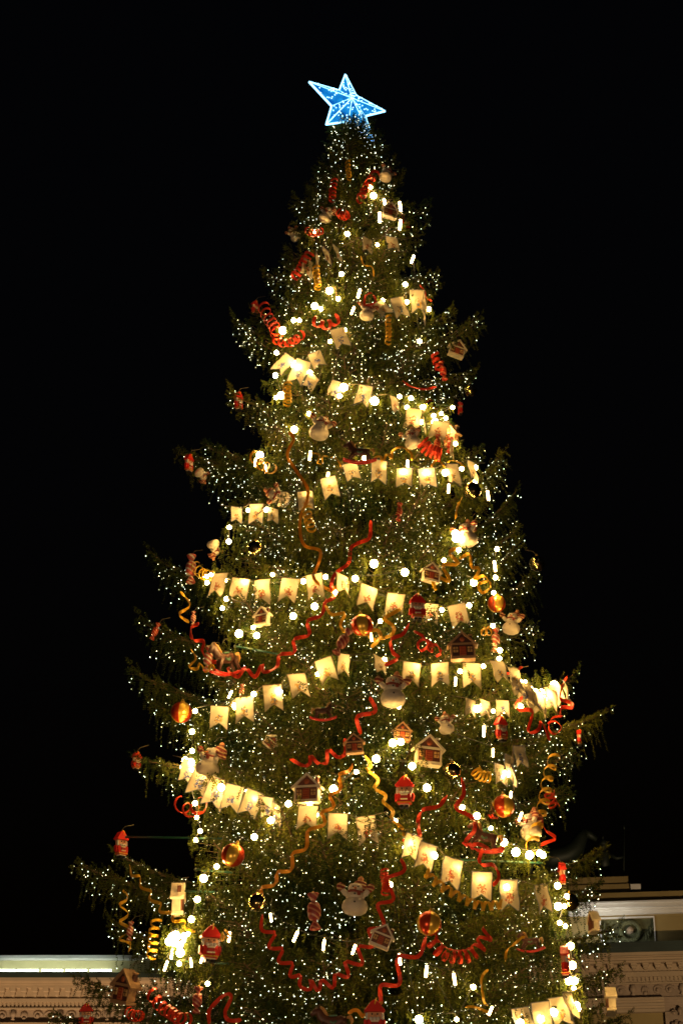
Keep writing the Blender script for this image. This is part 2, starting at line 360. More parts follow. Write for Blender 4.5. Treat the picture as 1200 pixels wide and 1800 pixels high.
# wall with a recessed panel
rband('attic_wall', 1613, 1606.2, 0, M['ochre']); rband('attic_wall', 1657, 1613.2, 0, M['ochre'], RX0, XR(1058)); rband('attic_wall', 1657, 1613.2, 0, M['ochre'], XR(1149), RX1)
rband('panel_back', 1657, 1613.2, -.35, M['verd'], XR(1058)+.003, XR(1149)-.003)
for (a, c, p0, p1) in ((1056, 1151, 1613, 1611), ): rband('panel_frame', p0, p1, .06, M['white_stone'], XR(a), XR(c), .1)
rband('panel_frame', 1657, 1613.2, .06, M['white_stone'], XR(1149), XR(1151), .1); rband('panel_frame', 1657, 1613.2, .06, M['white_stone'], XR(1056), XR(1058), .1)
zc = (ZR(1616)+ZR(1655))/2; xc = XR(1108)
b = MB()
for i in range(26):
    a = 2*math.pi*i/26; b.ball((xc+.46*math.cos(a), .16, zc+.46*math.sin(a)), .13, 0, 7, 5, 1, .7, 1)
part('wreath', b, M['verd'], rw)
b = MB(); b.lathe([(.02, -.16), (.17, -.1), (.19, .08), (.1, .2), (.01, .24)], 10, 0, Matrix.Translation((xc, .16, zc))); part('shell_relief', b, M['relief'], rw)
for sgn in (-1, 1):
    b = MB()
    for q in range(5): b.ball((xc+sgn*(.78+.12*q), .18, zc-.3+.16*q), .11, 0, 7, 5, .6, .6, 1.7)
    part('palm_relief', b, M['verd'], rw)
rband('ledge', 1664, 1658, 1.55, M['roofm']); rband('ledge', 1673, 1664.2, 1.5, M['roofm']); rband('ledge_lip', 1658.1, 1655, 1.58, M['roofm'], back=-1.5)
rband('cornice', 1679, 1673.2, 1.4, M['stone']); rband('cornice', 1682, 1679.2, 1.2, M['stone']); rband('cornice', 1687, 1682.2, 1.0, M['stone']); rband('cornice', 1692, 1687.2, .75, M['stone'])
rband('cornice_soffit', 1708, 1692.2, .22, M['stone']); rband('moulding', 1717, 1708.2, .32, M['stone']); rband('dentil_course', 1727, 1717.2, .12, M['stone']); rband('moulding', 1730, 1727.2, .2, M['stone'])
rband('frieze', 1753, 1730.2, .06, M['relief'])
for k, (p0, p1, pr) in enumerate(((1758, 1753.2, .5), (1763, 1758.2, .38), (1768, 1763.2, .44), (1773, 1768.2, .3), (1779, 1773.2, .36))):
    rband('architrave', p0, p1, pr, M['stone'], RX0, XR(1158)); rband('frieze_block', p0, p1, .16, M['relief'], XR(1158)+.003, RX1)
rband('facade_wall', 2398, 1779.2, .0, M['ochre'], RX0, XR(1158)); rband('carved_pier', 2398, 1779.2, .3, M['relief'], XR(1158)+.003, RX1)
m2 = modillion_mesh(.32, ZR(1693)-ZR(1707), .44)
x = XR(950)
while x < XR(1300): o = link('modillion', m2, rw); o.location = (x, -.222, ZR(1707)); x += .575
b = MB(); x = XR(950)
while x < XR(1300): b.box(x-.06, x+.06, -.22, -.123, ZR(1726), ZR(1719)); x += .2
part('dentil_row', b, M['stone'], rw, 'stuff')
x = XR(960); k = 0
while x < XR(1300):
    me = RM[seq[k % 8]]; o = link(me.name.split('.')[0], me, rw); o.location = (x, -.04, ZR(1752)+.03); o.scale = (1, 1, 1.1); x += .6; k += 1
for k in range(60):
    me = RM[k % 3]; o = link(me.name.split('.')[0], me, rw); o.location = (XR(1166)+random.random()*4.0, -.3, ZR(1800)-1.0+random.random()*1.55); s = random.uniform(.5, .8); o.scale = (s, 1, s)
ltm2 = lt.mesh('lamp_tube', emit('led_bar_strong', (.95, .93, .82), 60))
for i, px in enumerate((1030, 1075)):
    e = bpy.data.objects.new('led_bar', None); C.objects.link(e); e.parent = None
    e.matrix_world = rw.matrix_basis @ Matrix.Translation((XR(px), -1.38, zpy(1658, YR-1.55)+.004)) @ Matrix.Diagonal((1, 1, .5, 1))
    tag(e, ['cool white LED bar on the pavilion ledge behind the outer spruce boughs', 'cool white LED bar on the pavilion ledge right below the wreath panel'][i], 'lamp', 'LED bars on the pavilion ledge')
    link('lamp_housing', lpm, e); link('lamp_tube', ltm2, e)
# bronze group on the roof: a horse and a spear bearer, hardly lit
zr = ZR(1540); by = CAM.y+YR+2.5
e = bpy.data.objects.new('bronze_horse_statue', None); C.objects.link(e); e.location = (xpx(1000, YR+2.5, 23), by, zr-.003); tag(e, 'dim dark bronze rearing horse statue on the pavilion roof beside the tree', 'statue')
b = MB(); b.tube([(-1.3, 0, 1.3), (-.7, 0, 1.55), (0, 0, 1.7), (.5, 0, 2.05), (.8, 0, 2.6), (1.0, 0, 2.95)], [.42, .52, .5, .48, .34, .24], 10); b.tube([(.95, 0, 2.9), (1.3, 0, 2.75), (1.6, 0, 2.5)], [.25, .2, .12], 8)
for (x0, x1, x2) in ((-1.3, -1.5, -1.2), (.4, 1.0, .8), (.3, .5, .3), (-1.2, -1.1, -1.4)):
    yy = random.choice((-.25, .25)); b.tube([(x0, yy, 1.4), (x1, yy, .75), (x2, yy, 0)], [.26, .15, .1], 7)
part('horse_body', b, M['bronze'], e)
b = MB()
for q in range(6): b.tube([(.35+.11*q, 0, 2.1+.15*q), (.1+.1*q, .05, 2.0+.17*q)], .09, 5)
part('mane', b, M['bronze'], e)
b = MB(); b.tube([(-1.4, 0, 1.5), (-1.9, 0, 1.2), (-2.0, 0, .5)], [.12, .16, .05], 6); part('tail', b, M['bronze'], e)
e = bpy.data.objects.new('bronze_warrior_statue', None); C.objects.link(e); e.location = (xpx(1066, YR+2.5, 23), by, zr-.003); tag(e, 'dim bronze warrior statue holding a tall spear on the pavilion roof', 'statue')
b = MB()
b.tube([(-.18, 0, 0), (-.16, -.03, .5), (-.13, 0, 1.0)], [.12, .14, .19], 8); b.tube([(.22, 0, 0), (.2, -.03, .5), (.13, 0, 1.0)], [.12, .14, .19], 8)
b.tube([(0, 0, .9), (0, 0, 1.35), (0, 0, 1.75), (0, 0, 1.9)], [.3, .27, .34, .15], 10); b.tube([(-.3, 0, 1.72), (-.6, -.1, 1.45), (-.75, -.2, 1.75)], [.13, .1, .07], 7); b.tube([(.3, 0, 1.72), (.65, -.1, 1.5), (.98, -.15, 1.55)], [.13, .1, .07], 7)
b.ball((0, -.02, 2.15), .19, 0, 10, 8, 1, 1.1, 1.2); part('figure_body', b, M['bronze'], e)
b = MB(); b.lathe([(.2, 2.2), (.23, 2.28), (.17, 2.45), (.02, 2.52)], 10); b.box(-.03, .03, -.05, .26, 2.46, 2.68); part('helmet', b, M['bronze'], e)
b = MB(); b.tube([(.92, -.15, 0), (1.02, -.15, 1.55), (1.12, -.15, 3.0)], .035, 5); b.lathe([(.005, 0), (.07, .08), (.005, .3)], 6, 0, Matrix.Translation((1.12, -.15, 3.0))); part('spear', b, M['bronze'], e)

# floodlights on the square that wash the facades
def floodlight(x, y, tx, ty, tz, power, col, label, cone=60):
    e = bpy.data.objects.new('floodlight', None); C.objects.link(e); e.location = (x, y, .0); tag(e, label, 'floodlight', None)
    b = MB(); b.box(-.25, .25, -.2, .2, 0, .08, bev=.01); b.box(-.3, -.26, -.05, .05, .082, .6); b.box(.26, .3, -.05, .05, .082, .6); part('bracket', b, M['steel'], e)
    d = Vector((tx-x, ty-y, tz-.5)).normalized(); q = d.to_track_quat('-Z', 'Y')
    b = MB(); b.box(-.24, .24, -.18, .18, -.1, .15, bev=.015); h = part('lamp_housing', b, M['steel'], e); h.location = (0, 0, .5); h.rotation_euler = q.to_euler()
    li = bpy.data.lights.new('flood_lamp', 'SPOT'); li.energy = power; li.color = col; li.spot_size = R(cone); li.spot_blend = .6; li.shadow_soft_size = .12
    lo = bpy.data.objects.new('flood_lamp', li); C.objects.link(lo); lo.parent = e; lo.location = Vector((0, 0, .5)) + d*.15; lo.rotation_euler = q.to_euler()
fy = CAM.y+YL-14
floodlight(-19, fy, -17, CAM.y+YL, 18, 12500, (1, .67, .38), 'square floodlight on the plaza before the left palace facade, outer one')
floodlight(-9, fy, -9, CAM.y+YL, 18, 9500, (1, .67, .38), 'square floodlight on the plaza before the left palace facade, inner one')
floodlight(24, CAM.y+YR-42, 17.5, CAM.y+YR, 22, 30000, (1, .70, .40), 'square floodlight on the plaza before the right pavilion', 32)

floodlight(-9, -24, 0, 0, 9, 3200, (1, .66, .36), 'added unseen fill floodlight in front of the spruce, left one', 70)  # fill lamp added out of view to lighten the ornament fronts
floodlight(7, -26, 0, 0, 10, 1800, (1, .66, .36), 'added unseen fill floodlight in front of the spruce, right one', 70)  # second added fill lamp, also out of view

# ------------------------------------------------------------------ the spruce
tree = bpy.data.objects.new('spruce_tree', None); C.objects.link(tree); tree.location = (AX, 0, 0)
tag(tree, 'tall decorated spruce covered with lights, pennants and ornaments on the square', 'christmas tree')
ztop = zpy(212, 32.0)
b = MB(); b.tube([(0, 0, z) for z in [0, .4, 2, 6, 10, 14, 18, 22, ztop]], [.52, .42, .38, .32, .26, .2, .14, .07, .025], 12)
part('trunk', b, M['bark'], tree)

rnd = random.Random(11)
UPV = Vector((0, 0, 1))
def twiglet(V, Fc, base, d, length, n_per, out, down=True, size=1.0):
    # a feathery spray: thin needles in pairs along a hanging shoot
    seg = .034*size; n = max(3, int(length/seg)); p = Vector(base); d = Vector(d).normalized(); tip = None
    u = d.orthogonal().normalized(); q = d.cross(u)
    for i in range(n):
        f = 1 - .55*i/n
        if down: d = (d + Vector((rnd.uniform(-.05, .05), rnd.uniform(-.05, .05), -.12))).normalized()
        p = p + d*seg
        for k in range(n_per):
            a = rnd.uniform(0, 2*math.pi); s = u*math.cos(a) + q*math.sin(a)
            nl = rnd.uniform(.045, .078)*size*f; t = (d*.75 + s).normalized()
            wv = t.cross(Vector((rnd.uniform(-1, 1), rnd.uniform(-1, 1), rnd.uniform(-1, 1))));
            if wv.length < 1e-4: continue
            wv = wv.normalized()*(.0095*size)
            b0 = len(V); V.append(p - wv); V.append(p + wv); V.append(p + t*nl); Fc.append((b0, b0+1, b0+2))
    out.append(p.copy())
def make_bough(L, seed):
    rnd.seed(seed)
    nv = []; nf = []; wood = MB(); cand = []
    droop = rnd.uniform(.20, .34); tipup = droop*rnd.uniform(.85, 1.25); bend = rnd.uniform(-.12, .12)
    def limb(t): return Vector((L*t, L*bend*t*t, L*(-droop*t + tipup*t**2.4)))
    N = max(8, int(L*5)); wood.tube([limb(i/N) for i in range(N+1)], [.012+.02*L*.55*(1-i/N) for i in range(N+1)], 5, 0)
    t = .14; side = 1; hang = min(.62, .18+.12*L)
    step = .115/L if L > 1.3 else .085/L
    while t < .985:
        p = limb(t); tg = (limb(min(1, t+.02))-limb(t-.02)).normalized(); lat = tg.cross(UPV).normalized()*side
        ls = (.20 + .30*L*(1-t)**.75*min(1, t*2.6))*rnd.uniform(.7, 1.2); ls = min(ls, 1.15)
        d = (tg*.75 + lat*.9 + UPV*rnd.uniform(-.1, .15)).normalized(); pts = [p.copy()]; q = p.copy(); n = max(2, int(ls/.135)); dd = d.copy()
        for i in range(n):
            dd = (dd + tg*.06 - UPV*(.05+.04*i/n)).normalized(); q = q + dd*(ls/n); pts.append(q.copy())
            if t < .22 and rnd.random() < .5: continue
            hl = hang*rnd.uniform(.45, 1.15)*(1-.35*i/n)*(1-.6*max(0, (t-.62)/.38))
            e = []
            twiglet(nv, nf, q, (dd*.45 - UPV*.9 + Vector((rnd.uniform(-.3, .3), rnd.uniform(-.3, .3), 0))), hl, 4, e)
            if rnd.random() < .6: twiglet(nv, nf, q, dd + Vector((rnd.uniform(-.5, .5), rnd.uniform(-.5, .5), rnd.uniform(-.2, .35))), hl*.55, 3, e, False)
            if t > .32:
                cand.append((t, q + UPV*.02)); cand.append((t, e[0])); cand.append((t, (q+e[0])/2 + Vector((rnd.uniform(-.03, .03), rnd.uniform(-.03, .03), 0))))
        twiglet(nv, nf, q, dd, .16, 4, [], False)
        if t > .6 and rnd.random() < .8: twiglet(nv, nf, q, dd + UPV*rnd.uniform(.2, .9), rnd.uniform(.12, .24), 4, [], False)
        wood.tube(pts, .009, 3, 0, .004, True, False)
        if rnd.random() < .75 and t > .2:
            e = []; twiglet(nv, nf, p, -UPV + tg*.2 + lat*.2, hang*rnd.uniform(.6, 1.2), 3, e); cand.append((t, e[0]))
            twiglet(nv, nf, p, UPV*.5 + tg*.8 + lat*.5, .13, 3, [], False)
        if t > .4: cand.append((t, p + UPV*.03)); cand.append((t, p+UPV*.03))
        side = -side; t += step*rnd.uniform(.75, 1.25)*.55
    twiglet(nv, nf, limb(.97), limb(1)-limb(.95), .25, 5, [], False, 1.1); twiglet(nv, nf, limb(1), limb(1)-limb(.95), .16, 5, [], False); cand.append((1, limb(1)))
    mb = MB(); mb.v = [tuple(v) for v in nv]; mb.f = nf; mb.m = [0]*len(nf); mb.sm = [False]*len(nf)
    mb.add(wood.v, wood.f, 1, True)
    return mb.mesh('bough', [M['needles'], M['twig']]), cand, limb(1)
LENS = [.55, .9, 1.4, 2.0, 2.8, 3.7, 4.7]
BOUGH = {L: [make_bough(L, int(L*100)*10+k) for k in range(3)] for L in LENS}
FAIRY = []                                                          # world positions of fairy lights
def place_bough(az, ztip, r, pitch=0.0, lights=1.0, tipz=True):
    L = min(LENS, key=lambda l: abs(l-r)/l); me, cand, tip = rnd2.choice(BOUGH[L]); s = r/L
    o = link('bough', me, tree)
    rot = Matrix.Rotation(az, 4, 'Z') @ Matrix.Rotation(-pitch, 4, 'Y') @ Matrix.Rotation(rnd2.uniform(-.15, .15), 4, 'X')
    tv = rot @ (tip*s)
    o.matrix_basis = Matrix.Translation((0, 0, ztip-tv.z)) @ rot @ Matrix.Diagonal((s, s, s, 1))
    if lights > 0:
        n = int(lights*(4 + 27*r)*(.62 if ztip > 19.5 else 1)); mw = Matrix.Translation((AX, 0, 0)) @ o.matrix_basis
        cc = [c for (t, c) in cand if t > .35]
        cc = [c for c in cc if noise.noise((mw @ c)*1.15) + .28*noise.noise((mw @ c)*4) > rnd2.uniform(-.42, .16)]
        for c in rnd2.sample(cc, min(n, len(cc))): FAIRY.append(mw @ c + Vector((rnd2.uniform(-.02, .02), rnd2.uniform(-.05, 0), rnd2.uniform(-.02, .02))))
rnd2 = random.Random(5)
# boughs whose tips make the outline of the tree, left and right
TIPS = [(418,578,8),(436,600,4),(412,702,4),(322,788,6),(365,775,10),(264,980,8),(250,1096,4),(236,1184,3),(252,1330,0),(212,1505,0),(150,1535,4),(205,1625,0),(145,1726,0),(115,1796,2),(474,480,12),(527,362,10),(557,308,8),(300,1250,4),(340,1420,0),(400,890,4),(452,545,6),(275,1240,2),
        (690,292,14),(746,380,14),(768,500,8),(793,545,14),(848,578,14),(826,655,6),(842,800,10),(915,822,30),(936,870,24),(905,945,10),(950,955,26),(955,1010,16),(938,1110,8),(1012,1190,10),(1066,1240,10),(1000,1335,0),(992,1395,6),(1058,1490,8),(1040,1560,0),(1078,1632,0),(1082,1705,-4),(1092,1790,0)]
for (px, py, pt) in TIPS:
    P, s = surf(px, py, k=.05); x = P.x-AX; y = rnd2.uniform(-.5, .3); d = ray(px, py); s = (y-CAM.y)/d.y; P = CAM + d*s; x = P.x-AX
    place_bough(math.atan2(y, x), P.z, math.hypot(x, y), R(pt), 1.1)
nt_ = len(TIPS)
z = 4.6; az = .4; spec = []
while z < ztop-.25:
    rr = max(rad(z, 1), rad(z, -1)); n = 9 if rr > 2.2 else (8 if rr > 1.2 else 6)
    for k in range(n): spec.append((az + 2*math.pi*k/n + rnd2.uniform(-.22, .22), z + rnd2.uniform(-.12, .12)))
    az += 1.1; z += .62 if rr > 3 else (.52 if rr > 2 else (.40 if rr > 1 else .28))
# more boughs where the camera looks, fewer behind
front = [s for s in spec if math.sin(s[0]) < .35]; back = [s for s in spec if math.sin(s[0]) >= .35]
rnd2.shuffle(back); room = 269-nt_-len(front)
print('boughs', nt_, 'front', len(front), 'back', len(back), 'room', room)
for (a, z) in front[:269-nt_] + back[:max(0, room)]:
    r = rad(z, math.cos(a))*rnd2.uniform(.84, 1.05)
    if abs(math.cos(a)) > .6: r *= .88
    place_bough(a, z, max(.3, r), R(rnd2.uniform(-4, 7)), 1.0 if math.sin(a) < .3 else 0)
for (px, py) in ((610,1400),(640,1470),(560,1330),(700,1560),(600,1650),(560,1690),(660,1200),(520,1500),(620,240),(640,260),(595,225),(612,222),(640,222),(575,1420)):
    P, s = surf(px, py, .25); place_bough(math.atan2(P.y, P.x-AX), P.z, max(.3, math.hypot(P.x-AX, P.y)), 0, 1.0)
for (px, py, r, a) in ((648,236,.55,-50),(640,222,.5,-65),(655,250,.6,-45),(600,224,.4,-110),(615,219,.45,-90)):
    P, s = surf(px, py, .0); place_bough(R(a), zpy(py, 32-r*.7), r, R(20), 1.2)
for (px, py, k, r) in ((578,700,1.10,0),(735,1062,1.10,0),(625,1218,1.08,0),(800,1105,1.08,0),(668,1192,1.10,0),(692,1440,1.08,0),(930,1555,1.06,0),(466,1300,1.08,0),(492,745,1.08,0),(905,1690,1.08,0),(486,1422,1.06,0),(700,905,1.06,0)):
    P, s = surf(px, py, 0, k); place_bough(math.atan2(P.y, P.x-AX), P.z, math.hypot(P.x-AX, P.y), R(rnd2.uniform(-3, 5)), .9)
# leader shoots right under the star
for k in range(8):
    FAIRY += [Vector((AX+rnd2.uniform(-.35, .35), -.2+rnd2.uniform(-.2, .2), ztop-rnd2.uniform(.2, 1.0))) for _ in range(3)]

# fairy lights: per height tier one string; the largest-showing bulbs are single parts, the rest one mass
def octa(mb, c, r, m):
    x, y, z = c
    mb.add([(x+r, y, z), (x-r, y, z), (x, y+r, z), (x, y-r, z), (x, y, z+r), (x, y, z-r)], [(0,2,4),(2,1,4),(1,3,4),(3,0,4),(2,0,5),(1,2,5),(3,1,5),(0,3,5)], m)
ob = MB(); octa(ob, (0, 0, 0), .0092, 0); fm = ob.mesh('fairy_bulb', M['fairy']); ob = MB(); octa(ob, (0, 0, 0), .0092, 0); fmw = ob.mesh('fairy_bulb', M['fairyw'])
zs = [4.0, 9.0, 12.0, 15.5, 19.5, 26.0]
TL = ['tiny white fairy lights on the lowest broad boughs of the spruce, near the picture bottom', 'tiny white fairy lights on the boughs around the dark snowman and the rightmost blazing pennants',
      'tiny white fairy lights on the middle boughs around the long row of five straight pennants', 'tiny white fairy lights on the upper boughs around the dark rocking horse', 'tiny white fairy lights on the narrow tip of the spruce just under the star']
for k in range(5):
    pts = sorted([p for p in FAIRY if zs[k] <= p.z < zs[k+1]], key=lambda p: (p-CAM).length)
    e = bpy.data.objects.new('fairy_lights', None); C.objects.link(e); e.location = (AX, 0, zs[k]); tag(e, TL[k], 'fairy lights', 'fairy lights wound over the spruce')
    for p in pts[:60]:
        o = link('bulb', rnd2.choice((fm, fm, fmw)), e); o.location = p - e.location
    mb = MB()
    for p in pts[60:]: octa(mb, p - e.location, rnd2.uniform(.0055, .0096), rnd2.choice((0, 1, 1, 2, 2)))
    o = link('bulbs_mass', mb.mesh('fairy_bulbs', [M['fairy'], M['fairyw'], M['fairyd']]), e); o['kind'] = 'stuff'; o.name = 'tiny_bulbs'
    print('fairy', k, len(pts))

# ------------------------------------------------------------------ star
def build_star():
    e = bpy.data.objects.new('treetop_star', None); C.objects.link(e)
    tag(e, 'blue glowing five-pointed star with white edge tubes on the treetop', 'star')
    PX = lambda zx, zy: (480+zx/3.75, 100+zy/3.75)
    cpx = PX(487, 318); d = ray(*cpx); s0 = 32.0/d.y; c = CAM + d*s0
    sc_ = s0/F
    tips = [(475,118), (735,358), (660,560), (350,445), (237,165)]; inn = [(545,255), (605,390), (495,425), (385,325), (435,222)]
    # fit a regular star: outer tips at 90-72k degrees, least squares 2x2, then lift to a rotation
    obs = []; ideal = []
    for k in range(5):
        a = math.pi/2 - 2*math.pi*k/5; ideal.append((math.cos(a), math.sin(a))); p = PX(*tips[k]); obs.append(((p[0]-cpx[0])*sc_, -(p[1]-cpx[1])*sc_))
    A = [[0, 0], [0, 0]]
    for (i, o) in zip(ideal, obs):
        for r in range(2):
            for q in range(2): A[r][q] += o[r]*i[q]*2/5
    a11, a12, a21, a22 = A[0][0], A[0][1], A[1][0], A[1][1]
    col1 = (a11, a21); col2 = (a12, a22)
    n1 = a11*a11+a21*a21; n2 = a12*a12+a22*a22; dt = a11*a12+a21*a22
    tr = n1+n2; det = n1*n2-dt*dt; S = math.sqrt(tr/2+math.sqrt(max(0, tr*tr/4-det)))     # largest singular value = star radius
    w1 = math.sqrt(max(0, S*S-n1)); w2 = math.sqrt(max(0, S*S-n2)); 
    if dt > 0: w2 = -w2
    e1 = (RT*a11 + UP*a21 + FWD*w1)/S; e2 = (RT*a12 + UP*a22 + FWD*w2)/S; e3 = e1.cross(e2)
    e1.normalize(); e2 = (e2 - e1*e2.dot(e1)).normalized(); e3 = e1.cross(e2)
    if e3.dot(FWD) > 0: e3 = -e3
    e.location = c
    P = []
    for k in range(5):
        a = math.pi/2 - 2*math.pi*k/5; P.append(e1*(S*math.cos(a)) + e2*(S*math.sin(a)))
        a -= math.pi/5; P.append(e1*(S*.42*math.cos(a)) + e2*(S*.42*math.sin(a)))
    def onplane(zx, zy):
        d_ = ray(*PX(zx, zy)); t_ = (c-CAM).dot(e3)/d_.dot(e3); return CAM + d_*t_ - c
    P = []
    for k in range(5): P.append(onplane(*tips[k])); P.append(onplane(*inn[k]))
    th = S*.20; A1 = e3*th; A2 = -e3*th
    for k in range(10):
        a, b_ = P[k], P[(k+1) % 10]
        for ap in (A1, A2):
            mb = MB(); nrm = (b_-a).cross(ap-a).normalized()*.006; vs = [a-nrm, b_-nrm, ap-nrm, a+nrm, b_+nrm, ap+nrm]
            mb.add(vs, [(0,1,2),(5,4,3),(0,3,4,1),(1,4,5,2),(2,5,3,0)]); part('gauze_panel', mb, M['star_panel'], e)
        mb = MB(); mb.tube([a, b_], .021, 6); part('light_tube', mb, M['star_frame'], e)
        for ap in (A1, A2):
            mb = MB(); mb.tube([a*1.0, ap], .011, 6); part('ridge_tube', mb, M['star_frame'], e)
    mb = MB()
    for k in range(10):
        a, b_ = P[k], P[(k+1) % 10]
        for ap in (A1, A2):
            for _ in range(13):
                u, v = sorted((rnd2.random(), rnd2.random())); p = a*u + b_*(v-u) + ap*(1-v); p = p*1.0 + (e3 if ap is A1 else -e3)*.02
                octa(mb, p, .016, 0)
    o = part('sparkle_lights', mb, M['star_dot'], e, 'stuff')
    mb = MB(); mb.tube([(0, 0, 0), Vector((AX, 0, ztop-.6))-c], .03, 6); part('mast', mb, M['steel'], e)
build_star()

# ------------------------------------------------------------------ placing things that hang on the spruce
def frame(P, yaw=0, roll=0, tilt=0):
    out = Vector((P.x-AX, P.y, 0)); out = out.normalized() if out.length > .05 else Vector((0, -1, 0))
    tc = Vector((CAM.x-P.x, CAM.y-P.y, 0)).normalized(); d = (out*.35 + tc*.65).normalized()
    return Matrix.Translation(P) @ Matrix.Rotation(math.atan2(d.x, -d.y)+R(yaw), 4, 'Z') @ Matrix.Rotation(R(roll), 4, 'Y') @ Matrix.Rotation(R(tilt), 4, 'X')
def spawn(proto, label, cat, P, size, yaw, roll, tilt, group):
    name, parts = proto
    e = bpy.data.objects.new(name, None); C.objects.link(e); tag(e, label, cat, group)
    e.matrix_basis = frame(P, yaw, roll, tilt) @ Matrix.Translation((0, 0, -size/2)) @ Matrix.Diagonal((size, size, size, 1)); made = []
    for (pn, me, par, loc) in parts:
        o = link(pn, me, e if par is None else made[par]); made.append(o); o.location = loc
    return e
# every prototype: height 1, base at z=0, front towards -Y; parts: (name, mesh, parent index, offset)
def proto_snowman(hatm):
    L = []
    b = MB(); b.lathe([(.02, 0), (.20, .008), (.29, .06), (.335, .16), (.335, .24), (.30, .33), (.235, .395), (.215, .41), (.235, .43), (.24, .48), (.215, .54), (.17, .575), (.175, .60), (.19, .66), (.185, .72), (.15, .78), (.02, .82)], 22); L.append(('body', b.mesh('body', M['snow']), None, (0,0,0)))
    b = MB(); b.lathe([(.215, .655), (.24, .67), (.24, .725), (.222, .735), (.215, .80), (.16, .90), (.04, .95)], 18, 0, Matrix.Translation((.02, .02, 0)) @ Matrix.Rotation(R(8), 4, 'Y') @ Matrix.Rotation(R(-12), 4, 'X') @ Matrix.Translation((0, 0, 0))); L.append(('hat', b.mesh('hat', hatm), None, (0,0,0)))
    b = MB(); b.ball((.14, .17, .96), .08, 0, 10, 8); L.append(('pompom', b.mesh('pompom', M['pom']), 1, (0,0,0)))
    for sx in (-1, 1):
        b = MB(); b.tube([(sx*.16, -.02, .50), (sx*.27, -.05, .55), (sx*.36, -.08, .65)], [.08, .075, .06], 10); L.append(('arm', b.mesh('arm', M['snow']), None, (0,0,0))); k = len(L)-1
        b = MB(); b.tube([(sx*.335, -.075, .625), (sx*.375, -.085, .675), (sx*.415, -.09, .735), (sx*.44, -.09, .775)], [.08, .098, .098, .055], 10); b.ball((sx*.30, -.12, .70), .042, 0, 8, 6); L.append(('mitten', b.mesh('mitten', hatm), k, (0,0,0)))
    b = MB(); b.tube([(.17*math.cos(a), .17*math.sin(a), .575+.015*math.sin(2*a)) for a in [2*math.pi*i/16 for i in range(17)]], .045, 8); b.box(.04, .13, -.27, -.2, .46, .57, bev=.012); L.append(('scarf', b.mesh('scarf', M['scarf']), None, (0,0,0)))
    b = MB(); b.tube([(-.0, -.17, .655), (-.03, -.235, .65), (-.06, -.29, .645)], [.035, .022, .006], 8); L.append(('nose', b.mesh('nose', M['carrot']), None, (0,0,0)))
    b = MB(); b.ball((0, 0, 0), .02, 0, 8, 6); em = b.mesh('eye', M['coal'])
    for sx in (-1, 1): L.append(('eye', em, None, (sx*.065, -.176, .695)))
    b = MB(); b.ball((0, 0, 0), .026, 0, 8, 6); bm_ = b.mesh('button', M['coal'])
    L.append(('button', bm_, None, (-.02, -.236, .50))); L.append(('button', bm_, None, (-.02, -.33, .27)))
    return ('snowman_ornament', L)
def proto_house(wallm, trim, doorm, roofc):
    L = []; d = .15
    b = MB(); b.prism([(-.40, 0), (.40, 0), (.40, .54), (0, .94), (-.40, .54)], -d, d, 0, None, .012); L.append(('wall', b.mesh('wall', wallm), None, (0,0,0)))
    b = MB()
    for sx in (-1, 1):
        poly = [(0, .93), (sx*.52, .44), (sx*.545, .50), (sx*.50, .545), (0, 1.0)]
        if sx > 0: poly = poly[::-1]
        poly = poly if sx < 0 else poly
        b = MB(); P_ = [(0, .915), (sx*.50, .435), (sx*.545, .50), (0, 1.0)]
        if sx < 0: P_ = P_[::-1]
        b.prism(P_, -d-.07, d+.05, 0, None, 0); L.append(('roof', b.mesh('roof', trim), None, (0,0,0)))
    b = MB(); b.box(-.42, .42, -d-.03, -d+.01, .50, .575, bev=.012); L.append(('gable_band', b.mesh('gable_band', trim), None, (0,0,0)))
    b = MB(); b.box(-.43, .43, -d-.04, d+.03, -.02, .09, bev=.012); L.append(('base', b.mesh('base', trim), None, (0,0,0)))
    for sx in (-1, 1):
        b = MB(); b.box(sx*.395-.03, sx*.395+.03, -d-.02, d-.05, .095, .495, bev=.008); L.append(('corner_trim', b.mesh('corner_trim', trim), None, (0,0,0)))
    b = MB(); b.box(-.12, .12, -d-.03, -d+.01, .09, .46, bev=.02); L.append(('door', b.mesh('door', doorm), None, (0,0,0)))
    b = MB(); 
    for zz in (.17, .25, .33, .41): b.box(-.10, .10, -d-.04, -d-.031, zz-.012, zz+.012)
    L.append(('door_plank', b.mesh('door_plank', roofc), len(L)-1, (0,0,0)))
    b = MB(); b.box(-.085, .085, -d-.022, -d+.01, -.1, .1, bev=.012); wp = b.mesh('window', M['honey'])
    b = MB(); b.box(-.012, .012, -d-.034, -d-.023, -.09, .09); b.box(-.085, -.0121, -d-.034, -d-.023, -.012, .012); b.box(.0121, .085, -d-.034, -d-.023, -.012, .012); wm = b.mesh('muntin', wallm)
    for sx in (-1, 1):
        L.append(('window', wp, None, (sx*.25, 0, .33))); L.append(('muntin', wm, len(L)-1, (0,0,0)))
    b = MB(); b.lathe([(.09, -.02), (.085, .015), (.01, .02)], 14, 0, Matrix.Translation((0, -d-.004, .70)) @ Matrix.Rotation(R(90), 4, 'X')); L.append(('round_window', b.mesh('round_window', doorm), None, (0,0,0)))
    b = MB(); b.box(.24, .36, -.02, .1, .62, .88, bev=.01); L.append(('chimney', b.mesh('chimney', wallm), None, (0,0,0)))
    b = MB(); b.box(.22, .38, -.04, .12, .882, .94, bev=.02); L.append(('chimney_cap', b.mesh('chimney_cap', trim), len(L)-1, (0,0,0)))
    return ('gingerbread_house_ornament', L)
